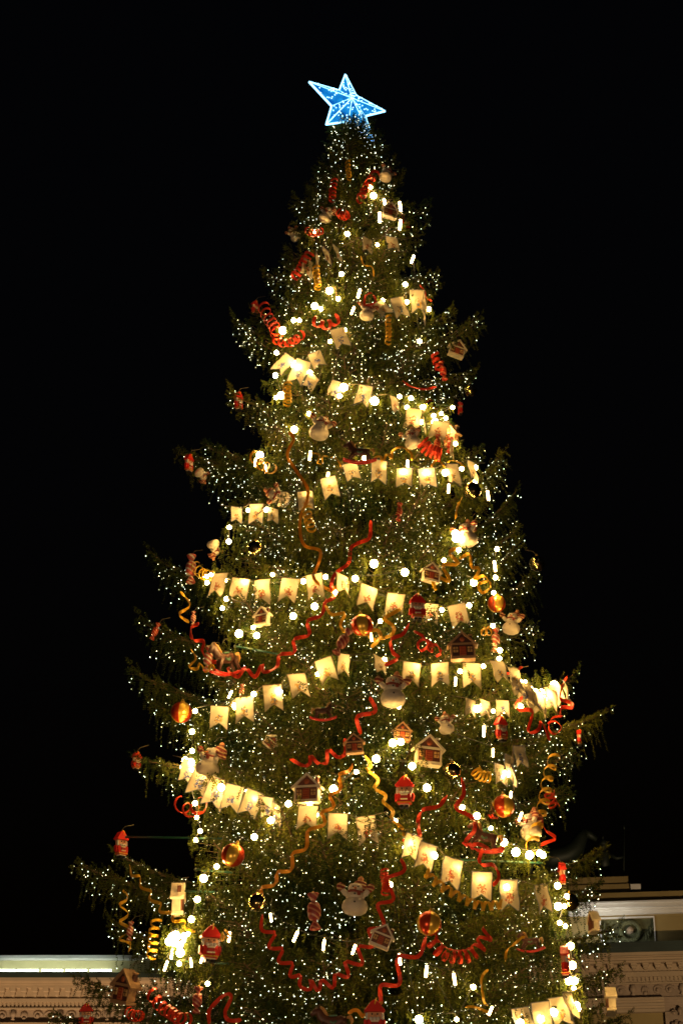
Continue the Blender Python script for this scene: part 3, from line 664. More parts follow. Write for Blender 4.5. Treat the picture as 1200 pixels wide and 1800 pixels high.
def proto_soldier():
    L = []; d = .10
    b = MB(); b.prism([(-.26, .66), (.26, .66), (.29, .70), (.10, .94), (0, 1.0), (-.10, .94), (-.29, .70)], -d-.04, d+.02, 0, None, .02); L.append(('hat', b.mesh('hat', M['red']), None, (0,0,0)))
    b = MB(); b.prism([(-.19, .47), (.19, .47), (.20, .655), (-.20, .655)], -d, d, 0, None, .02); L.append(('face', b.mesh('face', M['skin']), None, (0,0,0)))
    b = MB()
    for sx in (-1, 1):
        for zz in (.49, .545, .60): b.ball((sx*.215, -.06, zz), .045, 0, 8, 6)
    for xx in (-.1, 0, .1): b.ball((xx, -d-.01, .475), .055, 0, 8, 6, 1, .7, 1)
    L.append(('beard', b.mesh('beard', M['beard']), None, (0,0,0)))
    b = MB(); b.ball((0, 0, 0), .026, 0, 8, 6); em = b.mesh('eye', M['coal'])
    for sx in (-1, 1): L.append(('eye', em, None, (sx*.075, -d-.005, .60)))
    b = MB(); b.ball((0, -d-.02, .56), .035, 0, 8, 6, .8, 1, 1.2); L.append(('nose', b.mesh('nose', M['skin']), None, (0,0,0)))
    b = MB(); b.prism([(-.20, .13), (.20, .13), (.22, .20), (.20, .465), (-.20, .465), (-.22, .20)], -d-.01, d, 0, None, .02); L.append(('coat', b.mesh('coat', M['red']), None, (0,0,0)))
    for sx in (-1, 1):
        b = MB(); b.box(sx*.255-.045, sx*.255+.045, -.07, .07, .22, .46, bev=.025); L.append(('arm', b.mesh('arm', M['red']), None, (0,0,0)))
    b = MB(); b.box(-.10, .10, -d-.035, -d-.012, .29, .385, bev=.008); L.append(('vest', b.mesh('vest', M['darkred']), None, (0,0,0)))
    b = MB(); b.box(-.105, .105, -d-.035, -d-.012, .388, .43); b.box(-.105, .105, -d-.035, -d-.012, .25, .287); L.append(('teeth_band', b.mesh('teeth_band', M['cream']), None, (0,0,0)))
    b = MB(); b.box(-.215, .215, -d-.03, d+.01, .155, .195, bev=.006); L.append(('belt', b.mesh('belt', M['gold']), None, (0,0,0)))
    b = MB(); b.box(-.14, .14, -d+.01, d-.02, .09, .135); L.append(('trousers', b.mesh('trousers', M['cream']), None, (0,0,0)))
    for sx in (-1, 1):
        b = MB(); b.box(sx*.075-.06, sx*.075+.06, -d-.02, d-.02, 0, .089, bev=.012); L.append(('boot', b.mesh('boot', M['black']), None, (0,0,0)))
    b = MB(); b.tube([(0, -d-.05, .86), (.02, -d-.07, .95), (.05, -.03, 1.04)], .018, 6); L.append(('hanging_tie', b.mesh('hanging_tie', M['yellowtie']), None, (0,0,0)))
    return ('toy_soldier_ornament', L)
def proto_candy(m):
    L = []
    b = MB(); b.lathe([(.07, .25), (.13, .28), (.17, .36), (.18, .5), (.17, .64), (.13, .72), (.07, .75)], 14); L.append(('candy', b.mesh('candy', m), None, (0,0,0)))
    for s in (0, 1):
        b = MB(); vs = []; n = 14
        T = Matrix.Identity(4) if s else Matrix.Translation((0, 0, 1)) @ Matrix.Diagonal((1, 1, -1, 1))
        prof = [(.055, .752), (.06, .78), (.13, .90), (.16, .97), (.145, .985), (.05, .80)]
        b.lathe(prof, 12, 0, T); L.append(('wrapper_end', b.mesh('wrapper_end', m), None, (0,0,0)))
    b = MB(); b.tube([(0, 0, .97), (0, 0, 1.03)], .03, 6); L.append(('hanging_tie', b.mesh('hanging_tie', M['yellowtie']), None, (0,0,0)))
    return ('wrapped_candy_ornament', L)
def proto_ball(m, name):
    L = []
    b = MB(); b.ball((0, 0, .47), .47, 0, 28, 18); L.append(('ball', b.mesh('ball', m), None, (0,0,0)))
    b = MB(); b.lathe([(.09, .92), (.09, .985), (.03, 1.0)], 12); L.append(('cap', b.mesh('cap', M['gold']), None, (0,0,0)))
    b = MB(); b.tube([(.05*math.cos(a), 0, 1.03+.05*math.sin(a)) for a in [2*math.pi*i/10 for i in range(11)]], .012, 5); L.append(('ring', b.mesh('ring', M['gold']), 1, (0,0,0)))
    return (name, L)
def proto_horse():
    L = []
    prof = [(-.62,.36),(-.50,.30),(-.42,.10),(-.30,.10),(-.34,.34),(-.20,.42),(.10,.40),(.26,.34),(.30,.10),(.42,.10),(.44,.34),(.48,.52),(.40,.62),(.15,.66),(-.05,.68),(-.16,.80),(-.22,.96),(-.34,1.0),(-.46,.93),(-.62,.80),(-.66,.72),(-.58,.67),(-.46,.72),(-.44,.60),(-.50,.48)]
    # trunk, neck and head from tapered tubes, flattened: a cut-out gingerbread horse with real thickness
    b = MB(); Tm = Matrix.Diagonal((1, .55, 1, 1)); q = MB()
    q.tube([(.42, 0, .52), (.25, 0, .52), (0, 0, .50), (-.22, 0, .54), (-.36, 0, .68), (-.42, 0, .84), (-.47, 0, .92)], [.12, .165, .155, .16, .145, .12, .09], 12)
    q.tube([(-.42, 0, .90), (-.56, 0, .82), (-.67, 0, .74)], [.115, .09, .055], 10); q.tube([(-.40, .05, .96), (-.39, .06, 1.05)], [.04, .008], 6); q.tube([(-.40, -.05, .96), (-.39, -.06, 1.05)], [.04, .008], 6)
    b.add(q.v, q.f, 0, True, Tm); L.append(('body', b.mesh('body', M['horse']), None, (0,0,0)))
    for (x0, x1, x2, y) in ((-.26, -.40, -.48, -.07), (-.22, -.32, -.40, .07), (.30, .38, .46, -.07), (.34, .30, .36, .07)):
        b = MB(); b.tube([(x0, y, .46), (x1, y, .28), (x2, y, .12)], [.095, .06, .05], 8); L.append(('leg', b.mesh('leg', M['horse']), None, (0,0,0)))
    b = MB(); b.tube([(-.38, 0, .98), (-.28, 0, .90), (-.22, 0, .78), (-.14, 0, .68)], [.04, .06, .055, .03], 8); L.append(('mane', b.mesh('mane', M['mane']), None, (0,0,0)))
    b = MB(); b.tube([(.44, 0, .60), (.55, 0, .62), (.60, 0, .50), (.56, 0, .36)], [.04, .075, .06, .015], 8); L.append(('tail', b.mesh('tail', M['mane']), None, (0,0,0)))
    b = MB(); b.tube([(.02+.14*math.cos(a), .01+.115*math.sin(a), .53+.15*math.sin(a)*.0) for a in ()] or [(-.1, -.1, .5), (0, -.11, .44), (.1, -.1, .5)], .035, 6); b.box(-.1, .14, -.085, .085, .655, .70, bev=.015); L.append(('saddle', b.mesh('saddle', M['saddle']), None, (0,0,0)))
    for y in (-.09, .09):
        b = MB(); pts = [(-.70+1.4*i/14, y, .02+.16*((i-7)/7)**2) for i in range(15)]; b.tube(pts, .042, 6); L.append(('rocker', b.mesh('rocker', M['red']), None, (0,0,0)))
    b = MB(); b.tube([(-.45, -.09, .085), (-.45, .09, .085)], .03, 6); b.tube([(.45, -.09, .085), (.45, .09, .085)], .03, 6); L.append(('crossbar', b.mesh('crossbar', M['red']), None, (0,0,0)))
    return ('rocking_horse_ornament', L)
PR = dict(snow=proto_snowman(M['knit']), house=proto_house(M['brown'], M['cream'], M['rust'], M['darkred']), shaded_house=proto_house(M['shaded_brown'], M['tan'], M['rust'], M['darkred']),
          soldier=proto_soldier(), candy=proto_candy(M['candy']), candyw=proto_candy(M['candyw']), candyr=proto_candy(M['candyr']),
          ball=proto_ball(M['ball'], 'bauble'), mirror=proto_ball(M['mirror'], 'bauble'), horse=proto_horse())
GRP = dict(snow=('snowman', 'snowman ornaments on the spruce'), house=('gingerbread house', 'gingerbread house ornaments'), shaded_house=('gingerbread house', 'gingerbread house ornaments'), soldier=('toy soldier', 'toy soldier ornaments'),
           candy=('candy', 'wrapped candy ornaments'), candyw=('candy', 'wrapped candy ornaments'), candyr=('candy', 'wrapped candy ornaments'), ball=('bauble', 'red and gold baubles'), mirror=('bauble', 'mirror gold baubles'), horse=('rocking horse', 'rocking horse ornaments'))
# kind, px, py, height in px, yaw, roll, tilt, depth offset, label
ORN = [
 ('snow',680,304,34,20,20,0,-.1,'small snowman near the top right, below the star and above the lit house'),
 ('snow',575,375,34,-20,25,0,-.1,'small snowman leaning right near the top, left of the red streamer tuft'),
 ('snow',515,410,30,40,-40,0,0,'small snowman toppling left on the upper left outline'),
 ('snow',646,545,38,10,10,0,-.15,'small snowman in a dark hat under the red curl, upper middle'),
 ('snow',564,748,52,25,14,0,-.2,'big snowman with raised striped mitten, left of the dark rocking horse'),
 ('snow',722,768,42,-15,-14,0,-.15,'snowman hanging right of the dark rocking horse, beneath an orange streamer'),
 ('snow',818,936,52,-30,-12,0,-.15,'cream snowman beside the big bright bulb at right middle'),
 ('snow',378,966,34,70,150,0,-.1,'small snowman hanging upside down at the left edge above the five pennants'),
 ('snow',690,1210,66,4,0,0,-.5,'large dark snowman with both mittens raised, front centre in shadow'),
 ('snow',782,1270,40,10,-12,0,-.15,'small cream snowman with tilted cap, above and right of the white roofed house'),
 ('snow',370,1334,62,-20,18,0,-.2,'snowman in a striped cap above the left row of tilted pennants'),
 ('snow',624,1574,68,2,2,0,-.3,'lit snowman with pompom cap and two raised mittens, low centre'),
 ('snow',930,1448,56,-60,-8,0,-.2,'pale snowman side-on beside the yellow spiral at lower right'),
 ('snow',899,1092,46,-30,8,0,-.1,'pale snowman on the right outline under the half hidden bauble'),
 ('snow',486,873,46,30,-70,0,-.1,'snowman lying sideways among boughs above the left dim pennants'),
 ('snow',356,836,28,60,120,0,0,'tiny snowman hanging head down from the long left bough'),
 ('house',685,370,30,8,8,0,-.15,'small lit gingerbread house near the top of the tree'),
 ('house',803,613,32,-6,14,0,-.1,'gingerbread house on the upper right outline, tilted right'),
 ('shaded_house',790,765,40,-55,12,0,.1,'gingerbread house turned edge-on behind the right pennants'),
 ('house',462,1083,34,-32,4,0,-.15,'small brown gingerbread house under the row of five straight pennants'),
 ('house',757,1006,36,14,6,0,-.15,'gingerbread house with white snowy roof above the yellow curls'),
 ('shaded_house',812,1136,50,-8,-2,0,-.5,'large dark gingerbread house in shadow at right middle'),
 ('house',478,1302,26,30,35,40,-.15,'gingerbread house seen from below, tipped over, left of the red zigzag'),
 ('house',541,1386,52,-14,2,0,-.25,'gingerbread house with rust door above the printed pennants'),
 ('shaded_house',706,1286,34,10,2,0,-.1,'small dim gingerbread house just above two touching globe bulbs'),
 ('shaded_house',622,1307,36,0,-4,0,-.35,'black looking gingerbread house in deep shadow at the end of the red zigzag'),
 ('house',752,1319,54,8,3,0,-.25,'gingerbread house with white roof right of the toy soldier'),
 ('house',672,1645,42,0,22,0,-.3,'gingerbread house leaning on the long red spiral, low centre'),
 ('house',314,1580,56,-78,6,0,-.15,'gingerbread house seen edge-on beside the yellow streamer at left'),
 ('shaded_house',222,1734,60,-32,14,0,-.1,'dark gingerbread house on the lower left outline by the palace cornice'),
 ('house',1042,1620,38,80,0,0,0,'narrow edge-on gingerbread house against the pavilion attic, upper one'),
 ('house',1072,1758,46,70,6,0,0,'edge-on gingerbread house against the pavilion cornice, lower one'),
 ('soldier',711,1393,58,-14,2,0,-.25,'red toy soldier with pointed hat and yellow tie left of the globe bulb'),
 ('soldier',370,1660,66,25,2,0,-.25,'red toy soldier right of the blazing bulb cluster at lower left'),
 ('soldier',880,1282,46,35,-6,0,-.2,'red toy soldier turned sideways below the right dim pennants'),
 ('soldier',992,1692,60,70,2,0,-.1,'red toy soldier edge-on beside the right vertical bulb chain'),
 ('soldier',658,1790,64,2,0,0,-.4,'red toy soldier cut by the bottom of the picture beside the brown horse'),
 ('soldier',1017,1297,30,60,0,0,0,'small dark red toy soldier on the far right bough tip'),
 ('soldier',213,1485,48,70,-4,0,0,'toy soldier edge-on at the end of the left green pole'),
 ('soldier',152,1786,44,30,-3,0,0,'toy soldier with yellow hat at the lowest left bough'),
 ('soldier',240,1338,34,70,0,0,0,'thin red toy soldier on the left bough tip below the left bauble'),
 ('soldier',332,815,36,82,-4,0,0,'red edge-on toy soldier hanging from the long upper left bough'),
 ('soldier',419,706,36,82,-8,0,0,'red edge-on toy soldier hanging left of the yellow spring'),
 ('soldier',448,541,28,80,0,0,0,'red edge-on toy soldier beside the upper left red curls'),
 ('soldier',808,718,26,80,0,0,0,'orange red toy soldier edge-on at the end of the upper right green pole'),
 ('soldier',733,1068,50,5,0,0,-.45,'toy soldier in black shadow between the middle pennants'),
 ('soldier',987,1538,44,80,0,0,0,'edge-on toy soldier above the right bulb chain'),
 ('candyr',273,1110,32,10,22,0,0,'small red candy on the left bough tip beside the yellow zigzag'),
 ('candy',552,1602,66,0,-4,0,-.3,'brown wrapped candy left of the lit low snowman'),
 ('candyr',701,900,34,0,6,0,-.2,'red striped wrapped candy in the open green middle'),
 ('candy',602,1128,52,10,28,0,-.45,'dark wrapped candy in shadow below the red gold bauble'),
 ('candy',347,1758,48,0,4,0,-.2,'striped wrapped candy between the red curls at bottom left'),
 ('candyw',336,1000,54,10,0,0,-.15,'cream and red wrapped candy hanging at the left end of the five pennants'),
 ('candyw',340,1087,26,0,0,0,-.1,'small white wrapped candy at the top of the left red streamer'),
 ('candyw',366,1158,46,0,4,0,-.05,'pale wrapped candy beside the left rocking horse'),
 ('candyr',778,652,36,0,-10,0,-.1,'red wrapped candy on the upper right side under the tilted house'),
 ('candyr',768,780,34,0,6,0,-.15,'red wrapped candy tangled in red curls right of the middle'),
 ('candyr',790,782,30,0,10,0,0,'red wrapped candy behind the last right upper pennant'),
 ('candyw',425,1215,26,0,4,0,-.1,'small striped candy over the left pennants'),
 ('candyw',229,1637,34,0,4,0,0,'pale candy beside the left yellow zigzag'),
 ('candyw',870,1125,44,0,4,0,-.05,'slim pale candy under the right bulb chain'),
 ('ball',636,1098,42,0,-8,0,-.3,'red and gold bauble in the middle of the tree'),
 ('ball',319,1251,40,40,6,0,-.1,'red bauble on the left outline beside a small bulb'),
 ('ball',884,1416,42,20,0,0,-.2,'orange red bauble at lower right beside a tube bulb'),
 ('ball',410,1502,44,10,18,0,-.2,'red and gold bauble beneath the left globe bulb'),
 ('ball',754,1622,46,30,10,0,-.35,'red and gold bauble above the tight red spiral'),
 ('ball',872,1060,34,0,0,0,0,'half hidden red bauble at the right middle outline'),
 ('mirror',829,862,34,0,0,0,-.15,'mirror gold bauble at the right end of the eight pennants'),
 ('mirror',449,963,30,0,0,0,-.15,'mirror gold bauble above the five straight pennants'),
 ('mirror',794,1354,34,0,0,0,-.25,'mirror gold bauble right of the white roofed house'),
 ('mirror',943,990,30,0,0,0,-.05,'mirror gold bauble on the right upswept bough'),
 ('mirror',826,685,24,0,0,0,-.05,'mirror gold bauble at the upper right outline'),
 ('mirror',453,1585,36,0,0,0,-.25,'mirror gold bauble at the upper end of the long red spiral'),
 ('mirror',754,712,24,0,0,0,0,'mirror gold bauble among the upper right bulbs'),
 ('mirror',1000,1585,34,0,0,0,0,'mirror gold bauble beside the right bulb chain near the pavilion'),
 ('horse',632,795,42,0,0,0,-.45,'dark rocking horse with red rocker, in shadow above the eight pennants'),
 ('horse',568,1250,34,180,0,0,-.3,'small dark rocking horse facing right, above the red zigzag'),
 ('horse',397,1158,58,60,-18,0,-.1,'brown rocking horse rearing at the end of the left green pole'),
 ('horse',585,1796,56,4,-4,0,-.4,'brown rocking horse cut by the bottom edge of the picture'),
 ('horse',852,1472,52,-25,14,0,-.2,'brown rocking horse with red rocker at lower right under the bauble'),
 ('horse',866,1424,30,60,-10,0,0,'small rocking horse half hidden left of the orange bauble'),
 ('horse',712,388,20,40,0,0,0,'tiny rocking horse ornament by the top lit house'),
 ('horse',932,1655,36,-30,0,0,-.1,'dark rocking horse in the yellow arc at lower right'),
 ('horse',486,660,0,0,0,0,0,''),
]
hang = MB
for (k, px, py, h, yaw, roll, tilt, off, lab) in ORN:
    if h == 0: continue
    if -.25 <= off <= 0: off += random.uniform(0, .14)
    P, s = surf(px, py, off); size = h*s/F
    e = spawn(PR[k], lab, GRP[k][0], P, size, yaw, roll, tilt, GRP[k][1])
    # hanging cord up into the boughs
    top = e.matrix_basis @ Vector((0, 0, 1.0)); inw = Vector((AX-top.x, -top.y, 0))
    L = min(.2, inw.length*.6); inw = inw.normalized()*L if inw.length > .01 else Vector((0, 0, 0))
    mb = MB(); inv = e.matrix_basis.inverted(); mb.tube([inv @ top, inv @ (top + inw*.3 + Vector((0, 0, .08))), inv @ (top + inw + Vector((0, 0, .12)))], .006/size, 4); part('hanging_cord', mb, M['cord'], e)

# ------------------------------------------------------------------ pennant buntings
def pennant_meshes():
    out = []
    for pi, pm in enumerate(PRINTS):
        for bi in range(2):
            b = MB(); W = .40; n = 6; rows = 8; vs = []; fs = []
            def zb(x): return -1.18 + .30*(1-abs(x)/W)                # swallow-tail hem
            cv = (.09, -.10)[bi]
            for side in (0,):
                for i in range(n+1):
                    x = -W + 2*W*i/n
                    for j in range(rows+1):
                        z = zb(x)*j/rows; vs.append((x, cv*math.cos(x*3.2)*(j/rows) + cv*.5*math.sin(j*.8) + side*.012, z))
            S = (n+1)*(rows+1)
            for i in range(n):
                for j in range(rows):
                    a = i*(rows+1)+j; c = (i+1)*(rows+1)+j; fs.append((a, c, c+1, a+1))
            b.add(vs, fs, 0, True)
            edge = [(-W, 0), (W, 0), (W, -1.18), (0, -.88), (-W, -1.18), (-W, 0)]
            bb = MB()
            for q in range(5):
                (xa, za), (xb, zb_) = edge[q], edge[q+1]; pts = []
                for t in range(7):
                    x = xa+(xb-xa)*t/6; z = za+(zb_-za)*t/6; jr = z/zb(x) if zb(x) else 0
                    pts.append((x, cv*math.cos(x*3.2)*jr + cv*.5*math.sin(jr*rows*.8), z))
                bb.tube(pts, .017, 4)
            out.append((b.mesh('cloth', pm), bb.mesh('border', M['bbrown'] if bi else M['bblue'])))
    return out
PEN = pennant_meshes()
BUNT = [   # label, [(px, py of pennant centre, roll, yaw, height px)], bulbs offset along with them
 ('short bunting of printed pennants near the tree tip, two facing front', [(541,472,18,60,34),(558,462,0,65,32),(575,450,4,50,30),(594,446,0,60,30),(646,431,4,25,28),(690,428,-5,0,30)]),
 ('bunting with warm lit pennants high on the right, under the red curl', [(672,542,-28,20,32),(703,541,-14,10,36),(735,530,-8,30,40),(745,552,-8,70,34)]),
 ('upper left bunting falling steeply right, with its top pennants blazing', [(497,640,40,-10,36),(525,654,28,0,42),(546,672,20,30,32),(557,632,-20,10,32),(598,594,-16,10,36),(590,686,24,10,36),(638,696,16,0,36)]),
 ('right upper bunting falling to the outline, five pennants', [(694,713,-8,45,34),(725,737,12,0,38),(770,758,10,0,40),(793,788,-6,55,34),(745,748,10,50,26)]),
 ('bunting of eight pennants under the dark rocking horse', [(537,880,0,10,36),(580,857,-12,5,38),(618,829,-14,0,34),(666,829,4,0,40),(710,839,-4,0,38),(751,840,-10,0,40),(797,835,-18,10,38),(831,829,-14,35,36)]),
 ('dim bunting of three pennants at left above the gold mirror bauble', [(416,905,0,40,28),(450,903,6,10,34),(480,906,0,50,28)]),
 ('long middle bunting from the cream candy to the right, ten pennants', [(383,1029,16,0,44),(420,1037,12,0,44),(461,1041,10,0,42),(507,1038,5,0,42),(554,1031,-4,0,42),(602,1028,8,25,40),(645,1050,12,0,42),(693,1065,10,5,42),(757,1080,-4,20,36),(806,1083,-6,10,42)]),
 ('long bunting rising from left to the dark snowman and on, eleven pennants', [(385,1262,2,0,42),(430,1248,-4,0,44),(480,1227,-6,0,44),(525,1206,-8,0,44),(574,1179,-12,0,42),(603,1169,-2,30,36),(668,1171,4,20,38),(722,1185,2,0,42),(773,1186,-3,0,42),(829,1188,-5,0,44),(878,1181,-4,15,40),(905,1192,-4,40,36)]),
 ('bunting blazing white around the right side below the upswept bough', [(908,1208,-10,40,34),(922,1220,-6,35,40),(934,1230,-4,50,44),(945,1236,-2,40,46),(956,1236,2,50,46),(967,1232,6,40,44),(980,1222,-20,30,40),(996,1222,0,50,34)]),
 ('dim inner bunting behind the red soldier at right', [(826,1245,0,10,30),(852,1247,0,20,32),(883,1246,0,10,32)]),
 ('left lower bunting of close tilted pennants below the striped cap snowman', [(330,1358,12,40,40),(352,1374,16,20,50),(380,1395,18,10,52),(408,1403,18,5,44),(441,1413,16,10,44),(470,1420,6,30,40),(486,1432,4,55,36)]),
 ('front low bunting of three pennants beneath the rust door house', [(540,1438,10,0,46),(593,1453,5,0,46),(645,1460,-2,0,46)]),
 ('lower right bunting falling to the right, seven pennants', [(724,1490,18,0,44),(748,1506,14,5,44),(793,1535,14,0,50),(846,1558,2,0,48),(895,1574,0,0,50),(955,1580,-8,40,46)]),
 ('pale bunting hanging at the right edge beneath the blazing row', [(880,1362,2,40,36),(896,1352,0,35,44),(915,1330,-8,40,36),(902,1368,6,60,40)]),
 ('bottom right bunting rising to the right at the picture edge', [(920,1796,-14,10,46),(952,1787,-12,5,46),(985,1779,-8,0,50),(1004,1768,-6,45,46)]),
]
ci = 0
for (lab, fl) in BUNT:
    e = bpy.data.objects.new('pennant_bunting', None); C.objects.link(e); tag(e, lab, 'bunting', 'pennant buntings on the spruce')
    tops = []
    deps = [surf(f[0], f[1])[1] for f in fl]
    for i, (px, py, roll, yaw, h) in enumerate(fl):
        s = deps[i]; near = [deps[j] for j in range(max(0, i-1), min(len(fl), i+2))]; s = sum(near)/len(near) - .12
        d = ray(px, py); P = CAM + d*s; size = h*s/F/1.18/.92
        m = frame(P, yaw + random.uniform(-24, 24), roll + random.uniform(-6, 6), random.uniform(-16, 10)) @ Matrix.Translation((0, 0, .59*size)) @ Matrix.Diagonal((size, size, size, 1))
        if i == 0: e.location = m.translation; base = Matrix.Translation(-m.translation)
        cl, bo = PEN[(ci*5 + i*3) % len(PEN)]; o = link('pennant', cl, e); o.matrix_basis = base @ m; o2 = link('border', bo, o)
        mm_ = base @ m; tops.append((mm_ @ Vector((-.40, .01, .01)), mm_ @ Vector((.40, .01, .01))))
        ci += 1
    tops.sort(key=lambda t: t[0].x+t[1].x); pts = []
    for (a, c) in tops: pts += ([a, c] if a.x <= c.x else [c, a])
    if len(pts) > 2: pts = [pts[0]+Vector((-.2, .25, .12))] + pts + [pts[-1]+Vector((.2, .25, .12))]
    mb = MB(); mb.tube(pts, .009, 4); part('cord', mb, M['cord'], e)

